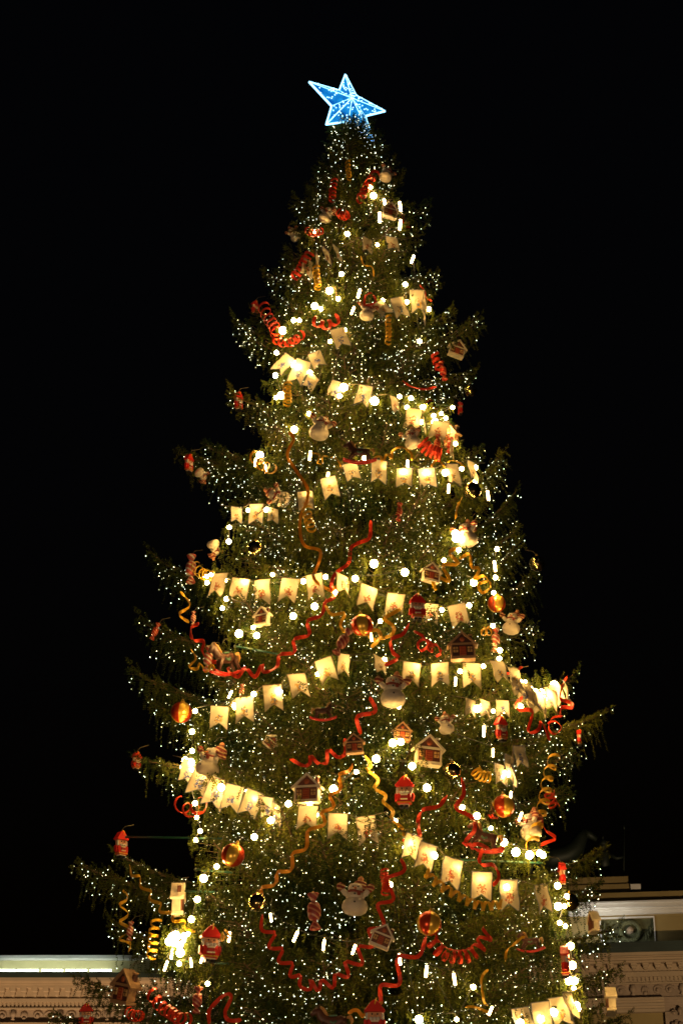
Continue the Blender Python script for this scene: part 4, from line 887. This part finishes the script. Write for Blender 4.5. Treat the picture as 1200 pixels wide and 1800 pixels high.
# ------------------------------------------------------------------ warm bulbs on cables
def ico(r):
    b = MB(); b.ball((0, 0, 0), r, 0, 12, 8); return b
gm = ico(1.0).mesh('bulb', M['bulb']); sm_ = ico(1.0).mesh('bulb', M['small'])
b = MB(); b.lathe([(.02, -1.22), (.22, -1.15), (.25, 0), (.22, 1.15), (.02, 1.22)], 10); tm = b.mesh('bulb', M['tubeb'])
b = MB(); b.lathe([(.42, .92), (.48, 1.0), (.44, 1.65), (.2, 1.8)], 8); sk = b.mesh('socket', M['socket'])
LS = [   # label, [(px, py, type, depth offset)]
 ('cable of warm bulbs around the lit house near the tree tip', [(651,329,'s',0),(656,344,'g',0),(676,357,'t',0),(703,362,'t',0),(667,381,'t',0),(703,394,'t',0)]),
 ('cable of warm bulbs across the upper part above the yellow spring', [(553,407,'s',0),(610,411,'s',0),(663,430,'s',.1),(600,482,'s',-.05),(579,511,'g',-.05),(553,538,'g',-.05),(564,543,'s',0),(594,525,'s',0),(631,515,'t',0),(620,545,'t',-.05),(715,531,'s',.08),(712,500,'s',0),(736,522,'g',.08),(725,455,'t',0),(737,600,'s',0)]),
 ('blazing cable of bulbs at the upper left outline under red curls', [(516,563,'s',0),(526,563,'s',0),(497,581,'g',0),(486,620,'s',0),(505,632,'g',.08),(518,641,'g',.08),(527,648,'g',.08),(546,626,'s',.08),(545,655,'s',.08),(484,660,'s',0),(494,695,'g',.0),(485,699,'s',0),(580,600,'s',.08)]),
 ('cable of bulbs on the middle left, between snowman and steep bunting', [(604,681,'g',.08),(597,696,'s',0),(641,688,'s',.08),(658,705,'g',-.08),(543,727,'s',0),(517,755,'g',-.1)]),
 ('cable of bulbs clustered at the upper right outline', [(702,697,'s',0),(722,700,'s',0),(715,716,'s',0),(744,715,'s',0),(762,731,'s',0),(775,727,'s',0),(783,735,'s',0),(764,742,'g',0),(778,752,'g',.08),(730,742,'s',.08),(795,716,'s',0),(742,716,'s',0),(800,780,'s',0),(793,779,'s',.08)]),
 ('three warm bulbs glowing on the long left bough', [(457,800,'g',0),(466,821,'t',0),(449,812,'t',0)]),
 ('cable of bulbs behind the eight pennants', [(545,800,'t',0),(544,868,'s',.08),(582,850,'g',.08),(576,838,'t',0),(623,824,'g',.08),(640,806,'s',.1),(676,822,'s',.05),(710,832,'g',.08),(716,816,'t',0),(749,834,'g',.08),(782,831,'g',.05),(811,824,'s',0),(836,846,'s',-.05),(788,858,'t',0),(857,870,'t',0)]),
 ('dim left cable of bulbs down the outline above the five pennants', [(436,897,'s',0),(452,893,'s',.08),(468,896,'s',0),(403,927,'s',0),(402,952,'s',0)]),
 ('big bright bulbs beside the cream snowman at right', [(801,946,'g',.05),(800,938,'g',.05),(806,967,'s',0),(780,985,'s',0),(832,1024,'g',0)]),
 ('cable of bulbs over the five straight pennants', [(371,1010,'s',0),(362,1014,'s',0),(364,1024,'s',0),(395,1020,'s',.08),(431,1025,'g',.08),(465,1029,'g',.08),(500,1029,'g',.08),(479,1010,'s',0),(533,1022,'s',0),(572,1014,'s',0),(589,1041,'s',0),(553,1066,'g',.05),(515,1083,'g',.05),(398,1053,'s',0),(391,1069,'s',0)]),
 ('two globe bulbs side by side above the left green pole', [(420,1114,'g',-.05),(451,1117,'g',-.05),(445,1103,'s',0)]),
 ('cable of white globe bulbs in the middle above the red gold bauble', [(657,991,'g',-.3),(711,1006,'g',-.3),(624,1017,'g',-.15),(648,1042,'g',.08),(690,1056,'g',.08),(668,1092,'s',0),(652,1119,'t',-.1),(776,1072,'s',0),(824,1064,'s',0),(800,1075,'s',.08)]),
 ('vertical cable of bulbs down the right outline to the blazing bunting', [(873,965,'s',0),(869,994,'t',0),(870,1015,'s',0),(867,1042,'s',0),(866,1100,'s',0),(878,1143,'s',0),(877,1158,'s',0),(849,1171,'s',0),(808,1180,'s',0),(800,1197,'t',0),(730,1175,'g',.08),(768,1175,'g',.08)]),
 ('blazing cluster of bulbs on the right side bough', [(905,1189,'s',0),(912,1199,'g',0),(922,1199,'s',0),(930,1212,'g',.06),(940,1217,'g',.06),(950,1218,'g',.06),(946,1224,'g',-.06),(957,1222,'g',-.06),(968,1226,'g',-.06),(936,1216,'g',-.06),(960,1219,'g',.06),(967,1217,'g',.0),(973,1204,'g',0),(966,1236,'g',.06),(940,1228,'g',.08),(915,1242,'s',0),(955,1228,'g',.08)]),  # some globes are extras, added to swell the blaze
 ('dim bulbs along the inner bunting at right', [(838,1246,'g',0),(866,1250,'s',0),(887,1248,'g',0),(850,1284,'t',-.05),(866,1322,'t',-.05),(700,1242,'s',.3)]),
 ('cable of bulbs along the rising left bunting', [(405,1220,'t',0),(388,1254,'g',.08),(415,1241,'g',.05),(446,1220,'s',0),(490,1216,'g',.05),(520,1196,'s',.08),(559,1185,'s',0),(572,1178,'g',.08),(343,1250,'s',0)]),
 ('hanging globe bulbs around the white roofed house', [(690,1306,'g',-.3),(704,1304,'g',-.3),(661,1334,'g',-.35),(724,1347,'g',-.4),(750,1385,'g',-.3),(626,1357,'s',0),(586,1387,'g',-.05)]),
 ('vertical cable of bulbs down the left side, through the tilted pennants', [(338,1286,'s',0),(338,1320,'s',0),(326,1337,'g',0),(336,1340,'g',0),(320,1349,'s',0),(338,1353,'s',0),(335,1372,'s',0),(336,1384,'s',0),(343,1412,'s',0),(346,1437,'s',0),(352,1461,'s',0),(344,1477,'s',0)]),
 ('cable of bulbs along the tilted left pennants', [(357,1366,'g',.06),(389,1384,'g',.05),(407,1393,'g',.06),(435,1391,'s',0),(447,1405,'s',.06),(507,1413,'g',0),(476,1442,'g',0),(447,1471,'g',-.1),(544,1415,'s',0),(553,1432,'g',.06),(600,1443,'g',.06),(643,1445,'g',.06),(695,1443,'s',0)]),
 ('bulbs shining through the lower right falling bunting', [(718,1483,'g',.04),(714,1490,'g',.06),(762,1504,'g',-.02),(800,1527,'g',.06),(845,1548,'g',.06),(888,1560,'g',.06),(955,1572,'s',.06)]),
 ('bulbs around the lower right rocking horse and bauble', [(838,1434,'g',-.05),(812,1419,'s',0),(862,1456,'s',0),(885,1481,'g',-.05),(906,1498,'g',0),(930,1503,'g',0),(948,1500,'g',0),(953,1503,'g',0),(897,1398,'t',-.05),(914,1435,'t',-.05),(933,1466,'s',.02),(890,1360,'g',.06),(882,1366,'s',.06)]),
 ('globe bulbs hanging in a bent row down to the lower left blaze', [(381,1523,'s',-.05),(358,1544,'g',-.05),(347,1581,'g',-.05),(337,1616,'g',-.05),(329,1641,'g',0),(318,1648,'g',.05)]),
 ('blazing bulb cluster at the lower left with tube bulbs below', [(303,1647,'g',-.1),(298,1655,'g',-.05),(309,1644,'g',-.12),(316,1662,'g',-.1),(324,1645,'g',-.1),(306,1653,'g',-.15),(312,1655,'g',-.1),(320,1652,'g',0),(307,1660,'s',0),(317,1675,'g',0),(303,1675,'t',0),(292,1697,'t',-.05),(315,1694,'s',0),(336,1691,'t',-.05),(356,1683,'t',-.05),(403,1646,'t',-.05),(365,1729,'s',0)]),  # includes extra globes added to stand in for the bloom
 ('white tube bulbs hanging low in the centre', [(476,1612,'t',-.1),(520,1645,'t',-.1),(569,1660,'t',-.1),(622,1668,'t',-.1),(702,1685,'t',-.1),(749,1706,'t',-.1),(798,1720,'t',-.1),(862,1776,'t',-.1),(736,1792,'g',-.1),(686,1555,'s',-.05),(802,1792,'s',0),(831,1735,'s',0)]),
 ('vertical cable of bulbs down the right outline before the pavilion', [(979,1557,'g',0),(995,1575,'s',0),(980,1593,'g',0),(991,1593,'s',0),(983,1622,'s',0),(993,1628,'s',0),(1002,1663,'g',0),(1005,1697,'g',0),(1000,1724,'g',0),(1009,1724,'g',0),(1008,1737,'s',0),(1001,1762,'g',0),(1013,1767,'g',0),(1016,1774,'s',0),(972,1780,'g',.03),(949,1791,'g',.03),(914,1798,'g',.03)]),
]
allb = [(p[0], p[1]) for (_, pts) in LS for p in pts]
for bi, (lab, fl) in enumerate(BUNT):                               # small bulbs right behind the pennants that have none yet
    if bi in (0, 5, 8, 13): continue
    miss = [(px + random.uniform(-7, 8), py - random.uniform(5, 14), 's', .08) for (px, py, roll, yaw, h) in fl if min(math.hypot(px-a, py-8-c) for (a, c) in allb) > 15]
    if miss: LS.append(('small bulbs behind the ' + ' '.join(lab.split(',')[0].split()[:12]), miss))
BULBS = []
for (lab, pts) in LS:
    e = bpy.data.objects.new('light_string', None); C.objects.link(e); tag(e, lab, 'light string', 'strings of warm bulbs on the spruce'); wp = []
    for i, (px, py, ty, off) in enumerate(pts):
        P, s = surf(px, py, off-.06)
        if i == 0: e.location = P
        r = {'g': 6.6, 's': 4.0, 't': 9.0}[ty]*s/F*random.uniform(.80, 1.10)
        o = link('bulb', {'g': gm, 's': sm_, 't': tm}[ty], e); o.location = P - e.location; o.scale = (r, r, r)
        o.rotation_euler = (random.uniform(-.25, .25), random.uniform(-.2, .45), 0)
        q = link('socket', sk, o)
        if ty == 't': q.scale = (.8, .8, .35); q.location = (0, 0, .55)
        wp.append(P - e.location + Vector((0, .03, r*1.7))); BULBS.append((P, ty))
    if len(wp) > 1:
        cp = []
        for a, c in zip(wp[:-1], wp[1:]):
            for t in range(6): u = t/6; cp.append(a.lerp(c, u) + Vector((0, .10, -.10))*min(1, (c-a).length)*4*u*(1-u)*.6)
        cp.append(wp[-1]); cp = [wp[0]+Vector((0, .3, .25))] + cp
        mb = MB(); mb.tube(cp, .008, 4); part('cable', mb, M['wire'], e)

# twigs that the bulb cables are tied to: extra sprays added round every bulb to catch its light
rnd.seed(77); nv = []; nf = []
for (P, ty) in BULBS:
    inw = Vector((AX-P.x, -P.y, 0)).normalized(); sd = inw.cross(UPV)
    for k in range(11 if ty != 't' else 6):
        b0 = P + inw*rnd.uniform(.06, .30) + sd*rnd.uniform(-.38, .38) + UPV*rnd.uniform(-.10, .36) - Vector((AX, 0, 0))
        twiglet(nv, nf, b0, -UPV + sd*rnd.uniform(-.45, .45) - inw*rnd.uniform(.0, .4), rnd.uniform(.18, .42), 4, [])
    for k in range(3):
        b0 = P + inw*rnd.uniform(.02, .12) + sd*rnd.choice((-1, 1))*rnd.uniform(.10, .22) + UPV*rnd.uniform(.0, .2) - Vector((AX, 0, 0))
        twiglet(nv, nf, b0, -UPV + sd*rnd.uniform(-.3, .3) - inw*.5, rnd.uniform(.10, .22), 4, [])
mb = MB(); mb.v = [tuple(v) for v in nv]; mb.f = nf; mb.m = [0]*len(nf); mb.sm = [False]*len(nf)
o = link('twig_sprays', mb.mesh('twig_sprays', M['needles']), tree); o['kind'] = 'stuff'

# ------------------------------------------------------------------ paper streamers
def catmull(P, n):
    out = []
    for i in range(len(P)-1):
        p0, p1, p2, p3 = P[max(i-1, 0)], P[i], P[i+1], P[min(i+2, len(P)-1)]
        for k in range(n):
            t = k/n; out.append(.5*((2*p1) + (p2-p0)*t + (2*p0-5*p1+4*p2-p3)*t*t + (3*p1-p0-3*p2+p3)*t**3))
    out.append(P[-1]); return out
def strip(pts, axis, width, m, label, group):
    N = len(pts); vs = []; fs = []; pw = None
    for i, p in enumerate(pts):
        T = (pts[min(i+1, N-1)]-pts[max(i-1, 0)]).normalized(); A = axis[i]
        W = A - T*A.dot(T); out = Vector((p.x-AX, p.y, 0)); out = out.normalized() if out.length > .01 else Vector((0, -1, 0))
        W = W*.55 + T.cross(out)*.7*(1 if (T.cross(out)).dot(W) >= 0 else -1)
        if W.length < 1e-4: W = T.orthogonal()
        W.normalize()
        if pw is not None and W.dot(pw) < 0: W = -W
        if pw is not None: W = (W*.5 + pw*.5).normalized()
        pw = W; n = T.cross(W).normalized()*.003; h = W*(width/2)*(1 if 1 < i < N-2 else .6)
        vs += [p-h-n, p+h-n, p+h+n, p-h+n]
    for i in range(N-1):
        a = i*4; c = a+4
        for q in range(4): r = (q+1) % 4; fs.append((a+q, a+r, c+r, c+q))
    fs += [(3, 2, 1, 0), ((N-1)*4, (N-1)*4+1, (N-1)*4+2, (N-1)*4+3)]
    c0 = pts[0].copy(); mb = MB(); mb.add([v-c0 for v in vs], fs, 0, False)
    o = link('paper_streamer', mb.mesh('paper_streamer', m)); o.location = c0; tag(o, label, 'streamer', group); return o
RIB = [  # colour, label, polyline in px, width px
 ('o','long amber streamer winding down the upper middle to the five pennants',[(507,760),(516,772),(505,800),(521,828),(540,858),(538,885),(528,908),(528,940),(537,960),(562,968),(560,990),(551,1012),(560,1026),(582,1038),(590,1030)],7),
 ('r','red streamer dropping from the open middle to the pennants',[(651,915),(649,945),(628,955),(616,965),(612,990),(590,1008),(582,1030),(588,1048),(570,1058)],8),
 ('r','long red streamer looping left under the five pennants to the horse',[(572,1052),(565,1080),(540,1092),(543,1115),(517,1124),(517,1146),(492,1151),(486,1172),(464,1181),(460,1168),(448,1190),(432,1176),(418,1190),(404,1182),(402,1172)],8),
 ('r','short red streamer in three bends at the left outline',[(350,1096),(336,1105),(340,1125),(358,1128),(356,1146),(368,1160),(382,1164)],9),
 ('y','short yellow zigzag streamer hanging at the left outline',[(317,1040),(334,1064),(315,1080),(332,1094)],7),
 ('y','curled yellow streamer left of the brown horse',[(336,1142),(344,1158),(332,1172),(346,1176),(352,1166),(362,1180),(372,1168),(376,1178)],7),
 ('y','yellow streamer curling around the red gold bauble, left side',[(572,1064),(582,1080),(606,1078),(598,1098),(606,1112)],7),
 ('y','yellow streamer in a wide bend right of the red gold bauble',[(706,1070),(690,1078),(676,1088),(692,1103),(684,1118),(656,1124),(648,1112),(664,1108),(668,1122),(652,1138)],8),
 ('r','red streamer in two bends between pennants right of the middle',[(718,1096),(708,1114),(687,1124),(690,1146),(700,1157),(676,1170)],8),
 ('r','red curled streamer with loops left of the dark house',[(727,1110),(742,1118),(752,1134),(740,1144),(734,1132),(746,1124),(760,1134),(758,1146),(752,1138),(768,1134),(774,1148),(766,1154)],6),
 ('y','loose yellow curls below the cream snowman, left strand',[(805,962),(790,972),(805,992),(778,994),(790,1022),(758,1010),(766,1038)],8),
 ('y','loose yellow curls below the cream snowman, right strand',[(808,982),(825,974),(828,996),(842,1000),(832,1020),(850,1012),(862,1030),(848,1042),(840,1028),(856,1022)],7),
 ('r','small red streamer of three bends below the dark snowman',[(649,1226),(659,1250),(628,1260),(634,1290)],9),
 ('r','red zigzag streamer ending at the black house',[(510,1334),(530,1345),(544,1342),(546,1328),(560,1342),(574,1340),(576,1318),(592,1330),(606,1324),(606,1298)],8),
 ('o','long amber streamer crossing the printed pennants in zigzag',[(619,1344),(614,1354),(596,1362),(598,1386),(580,1398),(586,1418),(566,1428),(570,1448),(542,1460),(538,1490),(515,1500),(512,1528),(488,1533),(484,1553),(460,1560),(460,1574)],8),
 ('y','yellow streamer winding left of the red toy soldier',[(640,1328),(651,1346),(644,1353),(664,1370),(658,1386),(677,1398),(674,1410),(690,1426),(688,1440),(708,1458),(710,1470)],8),
 ('r','red streamer bending under the right globe bulb',[(785,1398),(772,1416),(742,1424),(734,1450),(736,1470),(708,1478)],9),
 ('r','red streamer falling behind the gold mirror bauble, lower right',[(810,1368),(815,1394),(801,1420),(830,1438),(833,1460),(818,1482),(842,1484),(862,1494),(886,1490)],9),
 ('r','short red streamer hanging under the right rocking horse',[(848,1492),(843,1518),(866,1520),(876,1540),(866,1556)],8),
 ('r','long red spiral sweeping in a wide swag across the low centre',[(462,1608),(460,1634),(484,1640),(473,1664),(497,1668),(490,1690),(514,1693),(510,1715),(528,1714),(527,1732),(546,1738),(546,1722),(560,1742),(566,1722),(586,1736),(590,1712),(612,1716),(607,1690),(636,1694),(629,1664),(656,1662),(648,1634),(674,1626),(664,1590),(691,1580),(680,1545),(710,1530),(704,1510)],8),
 ('r','red streamer from the low bauble down to the bottom soldier',[(748,1646),(736,1680),(698,1682),(702,1728),(670,1732),(670,1766)],9),
 ('r','red streamer standing up behind the blazing right bunting',[(996,1190),(986,1210),(984,1228),(1004,1236),(1005,1244),(986,1244),(984,1258)],8),
 ('r','red zigzag streamer below the blazing right bunting',[(918,1225),(906,1246),(935,1250),(928,1286),(946,1282),(952,1270),(966,1302)],9),
 ('r','red loop streamer right of the blazing bunting',[(962,1272),(976,1268),(986,1280),(976,1290),(964,1282),(970,1262),(988,1258)],5),
 ('r','red streamer in an angle beside the lower right yellow spiral',[(952,1432),(956,1456),(976,1474),(950,1486),(942,1500)],8),
 ('y','yellow streamer in descending waves at the lower left',[(228,1520),(231,1538),(246,1540),(247,1558),(265,1566),(263,1580),(282,1588),(281,1602),(302,1604),(304,1618),(324,1618),(324,1630),(344,1638)],7),
 ('y','yellow hanging zigzag streamer at the far lower left',[(216,1566),(225,1579),(210,1591),(226,1607),(210,1621),(228,1634),(210,1651),(230,1660),(226,1672)],7),
 ('r','red streamer dangling at the bottom left of the toy soldier',[(368,1800),(368,1776),(390,1752),(406,1752),(396,1778),(400,1792),(424,1792)],9),
 ('y','yellow arc streamer at the right beside the cream snowman',[(812,874),(803,892),(800,912)],6),
 ('y','yellow streamer looping left of the dark rocking horse',[(545,795),(562,800),(558,814),(566,814),(568,802),(590,806),(600,822)],4),
 ('y','yellow scalloped streamer right of the dark rocking horse',[(655,806),(668,802),(672,812),(680,798),(688,806),(690,792),(706,786),(722,796),(723,810)],5),
 ('y','yellow scalloped streamer over the right end of the eight pennants',[(757,820),(768,808),(782,820),(790,810),(804,812),(816,820)],5),
 ('y','yellow arc streamer at lower right around the dark horse',[(888,1690),(892,1668),(912,1652),(922,1648)],6),
 ('y','yellow curved streamer at the bottom right of the centre',[(858,1705),(846,1722),(850,1760),(856,1768)],6),
 ('y','yellow flat streamer beside the lowest tube bulb',[(818,1771),(840,1772),(858,1778)],6),
 ('r','thin red streamer at the upper right side',[(708,670),(724,680),(744,684),(766,680)],5),
 ('r','red streamer arched over the small dark hat snowman',[(640,536),(642,520),(654,516),(660,530),(648,536),(628,532)],5),
 ('y','thin yellow streamer near the top between pennants',[(634,450),(640,466),(654,470),(657,486)],3),
 ('r','red hook streamer at the right of the high warm bunting',[(738,502),(746,510),(748,522),(758,528)],5),
 ('r','red streamer draped at the right of the two bright middle pennants',[(878,1182),(896,1184),(908,1178),(918,1172)],6),
 ('o','orange streamer around the bottom brown horse and soldier',[(612,1782),(628,1776),(640,1786),(650,1768),(672,1762)],8),
]
def axis_of(P, win):
    N = len(P); out = []
    for i in range(N):
        a = P[min(N-1, i+win)]-P[max(0, i-win)]; out.append(a.normalized() if a.length > 1e-6 else Vector((0, 0, -1)))
    return out
COL = {'r': M['rib_red'], 'y': M['rib_yel'], 'o': M['rib_or']}
GR = 'paper streamers on the spruce'
for (c, lab, pl, wpx) in RIB:
    ss = [surf(px, py)[1] for (px, py) in pl]; N = len(pl); ctrl = []
    for i, (px, py) in enumerate(pl):
        q = ss[max(0, i-3):i+4]; s = sum(q)/len(q) - .22
        ctrl.append(CAM + ray(px, py)*(s + (.025 if i % 2 else -.025)))
    n = 12; pts = catmull(ctrl, n)
    for i in range(len(pts)): pts[i] = pts[i] + FWD*(.05*math.sin(math.pi*i/n))
    ax = axis_of(pts, n*3) if N > 5 else axis_of(pts, n*2)
    strip(pts, ax, .80*wpx*sum(ss)/N/F, COL[c], lab, GR)
HEL = [ # colour, label, start, end, sag px, turns, radius px, width px
 ('r','tight red spiral streamer sagging right of the low bauble',(756,1648),(860,1636),42,9,12,6),
 ('y','yellow corkscrew swag under the lower right falling pennants',(746,1530),(884,1590),22,10,8,6),
 ('y','yellow corkscrew hanging in the gap at lower right',(974,1330),(934,1496),-6,8,10,6),
 ('y','yellow corkscrew hanging left of the blazing lower left bulbs',(276,1618),(264,1684),0,5,9,5),
 ('y','yellow spring at the upper left outline beside bright bulbs',(506,675),(504,712),0,6,7,5),
 ('y','yellow spring hanging under the high warm bunting',(683,556),(682,604),0,7,5,4),
 ('y','yellow spring left of the top pennants',(556,470),(558,508),0,6,6,5),
 ('r','red spiral streamer at the upper left beside narrow pennants',(545,446),(516,488),0,6,8,6),
 ('r','bunch of red curls at the upper left outline',(464,540),(488,592),0,6,10,6),
 ('r','red curls trailing right of the upper left blazing bulb',(484,596),(532,588),10,5,7,6),
 ('r','red curls in the upper middle left of the dark hat snowman',(552,562),(594,558),10,3,8,6),
 ('r','red coil near the tree tip, left one',(588,318),(582,352),0,5,6,5),
 ('r','red coil near the tree tip, right one',(660,305),(630,352),0,5,7,6),
 ('r','red ball of curls around the red candy at right middle',(742,775),(775,800),6,6,12,5),
 ('r','red curls at the right outline under the tilted house',(764,622),(772,650),0,3,7,6),
 ('y','yellow curls hanging below the far left pennant of the eight',(540,895),(546,930),0,4,8,6),
 ('y','yellow curls at the right end of the cream candy',(345,996),(372,1014),4,5,9,6),
 ('y','yellow twisted streamer on the long left bough bulbs',(446,800),(478,824),4,3,9,5),
 ('y','yellow tangle right of the gold mirror bauble lower right',(834,1352),(860,1368),4,5,10,6),
 ('r','tangle of red curls at the bottom left',(268,1745),(330,1790),14,7,11,7),
 ('r','red bow of curls under the dark lower left house',(228,1778),(248,1786),4,5,9,7),
 ('r','red fringe spiral beside the bulb right of the lit snowman',(676,1530),(678,1572),0,7,7,4),
 ('r','red loops under the tilted left pennants',(316,1410),(356,1412),12,3,11,6),
 ('r','red curls behind the yellow spiral at lower right',(964,1392),(974,1420),0,3,9,6),
 ('y','yellow small loop beside the toy soldier at lower left',(388,1644),(400,1636),6,2,7,4),
 ('r','red curls over the tiny snowman near the tip',(596,372),(610,378),4,4,7,5),
 ('r','red curls left of the upper small snowman',(540,405),(564,406),4,4,6,5),
 ('y','faint yellow spring hanging just under the star',(612,285),(613,315),0,5,4,4),
 ('y','yellow curl beside the right vertical bulbs',(846,1108),(862,1106),3,2,7,5),
]
for (c, lab, a, b_, sag, turns, rpx, wpx) in HEL:
    n = turns*14; s0 = surf(*a)[1]; s1 = surf(*b_)[1]; pts = []; cen = []
    for i in range(n+1):
        t = i/n; px = a[0]+(b_[0]-a[0])*t; py = a[1]+(b_[1]-a[1])*t + sag*4*t*(1-t); cen.append(CAM + ray(px, py)*(s0+(s1-s0)*t-.25))
    axs = axis_of(cen, 10); rr = rpx*(s0+s1)/2/F
    for i in range(n+1):
        A = axs[i]; U = A.cross(FWD); U = U.normalized() if U.length > 1e-4 else RT; V = A.cross(U).normalized(); f = 2*math.pi*turns*i/n
        r2 = rr*(1+.18*math.sin(i*.37))
        pts.append(cen[i] + U*(r2*math.cos(f)) + V*(r2*math.sin(f)))
    plen = math.hypot(b_[0]-a[0], b_[1]-a[1]) + abs(sag)*.8
    strip(pts, axs, min(wpx, .38*plen/turns+1.2)*(s0+s1)/2/F, COL[c], lab, GR)

# ------------------------------------------------------------------ green metal poles that carry the garlands
POLES = [((222,1471),(392,1474),'long thin green pole sticking out at left under the vertical bulbs'), ((413,1136),(490,1150),'green pole at left above the red loops'), ((800,1511),(952,1517),'green pole at right under the lower rocking horse'),
         ((762,712),(806,713),'short green pole at the upper right outline'), ((344,1528),(408,1534),'short green pole left of the low left bauble'), ((318,1566),(378,1568),'short green pole at the edge-on house, lower left'), ((268,1686),(402,1694),'green pole carrying tube bulbs at lower left'), ((816,1463),(868,1455),'short green pole behind the right rocking horse')]
for (a, b_, lab) in POLES:
    A, s = surf(*a, off=.0); d = ray(*b_); B, s2 = surf(*b_, off=.25); c = (B-A)
    e = bpy.data.objects.new('garland_pole', None); C.objects.link(e); e.location = A; tag(e, lab, 'pole', 'green garland poles')
    mb = MB(); mb.tube([(0, 0, 0), c], .017, 8); part('tube', mb, M['green_pole'], e)
    mb = MB(); mb.ball((0, 0, 0), .026, 0, 8, 6); part('end_cap', mb, M['steel'], e)
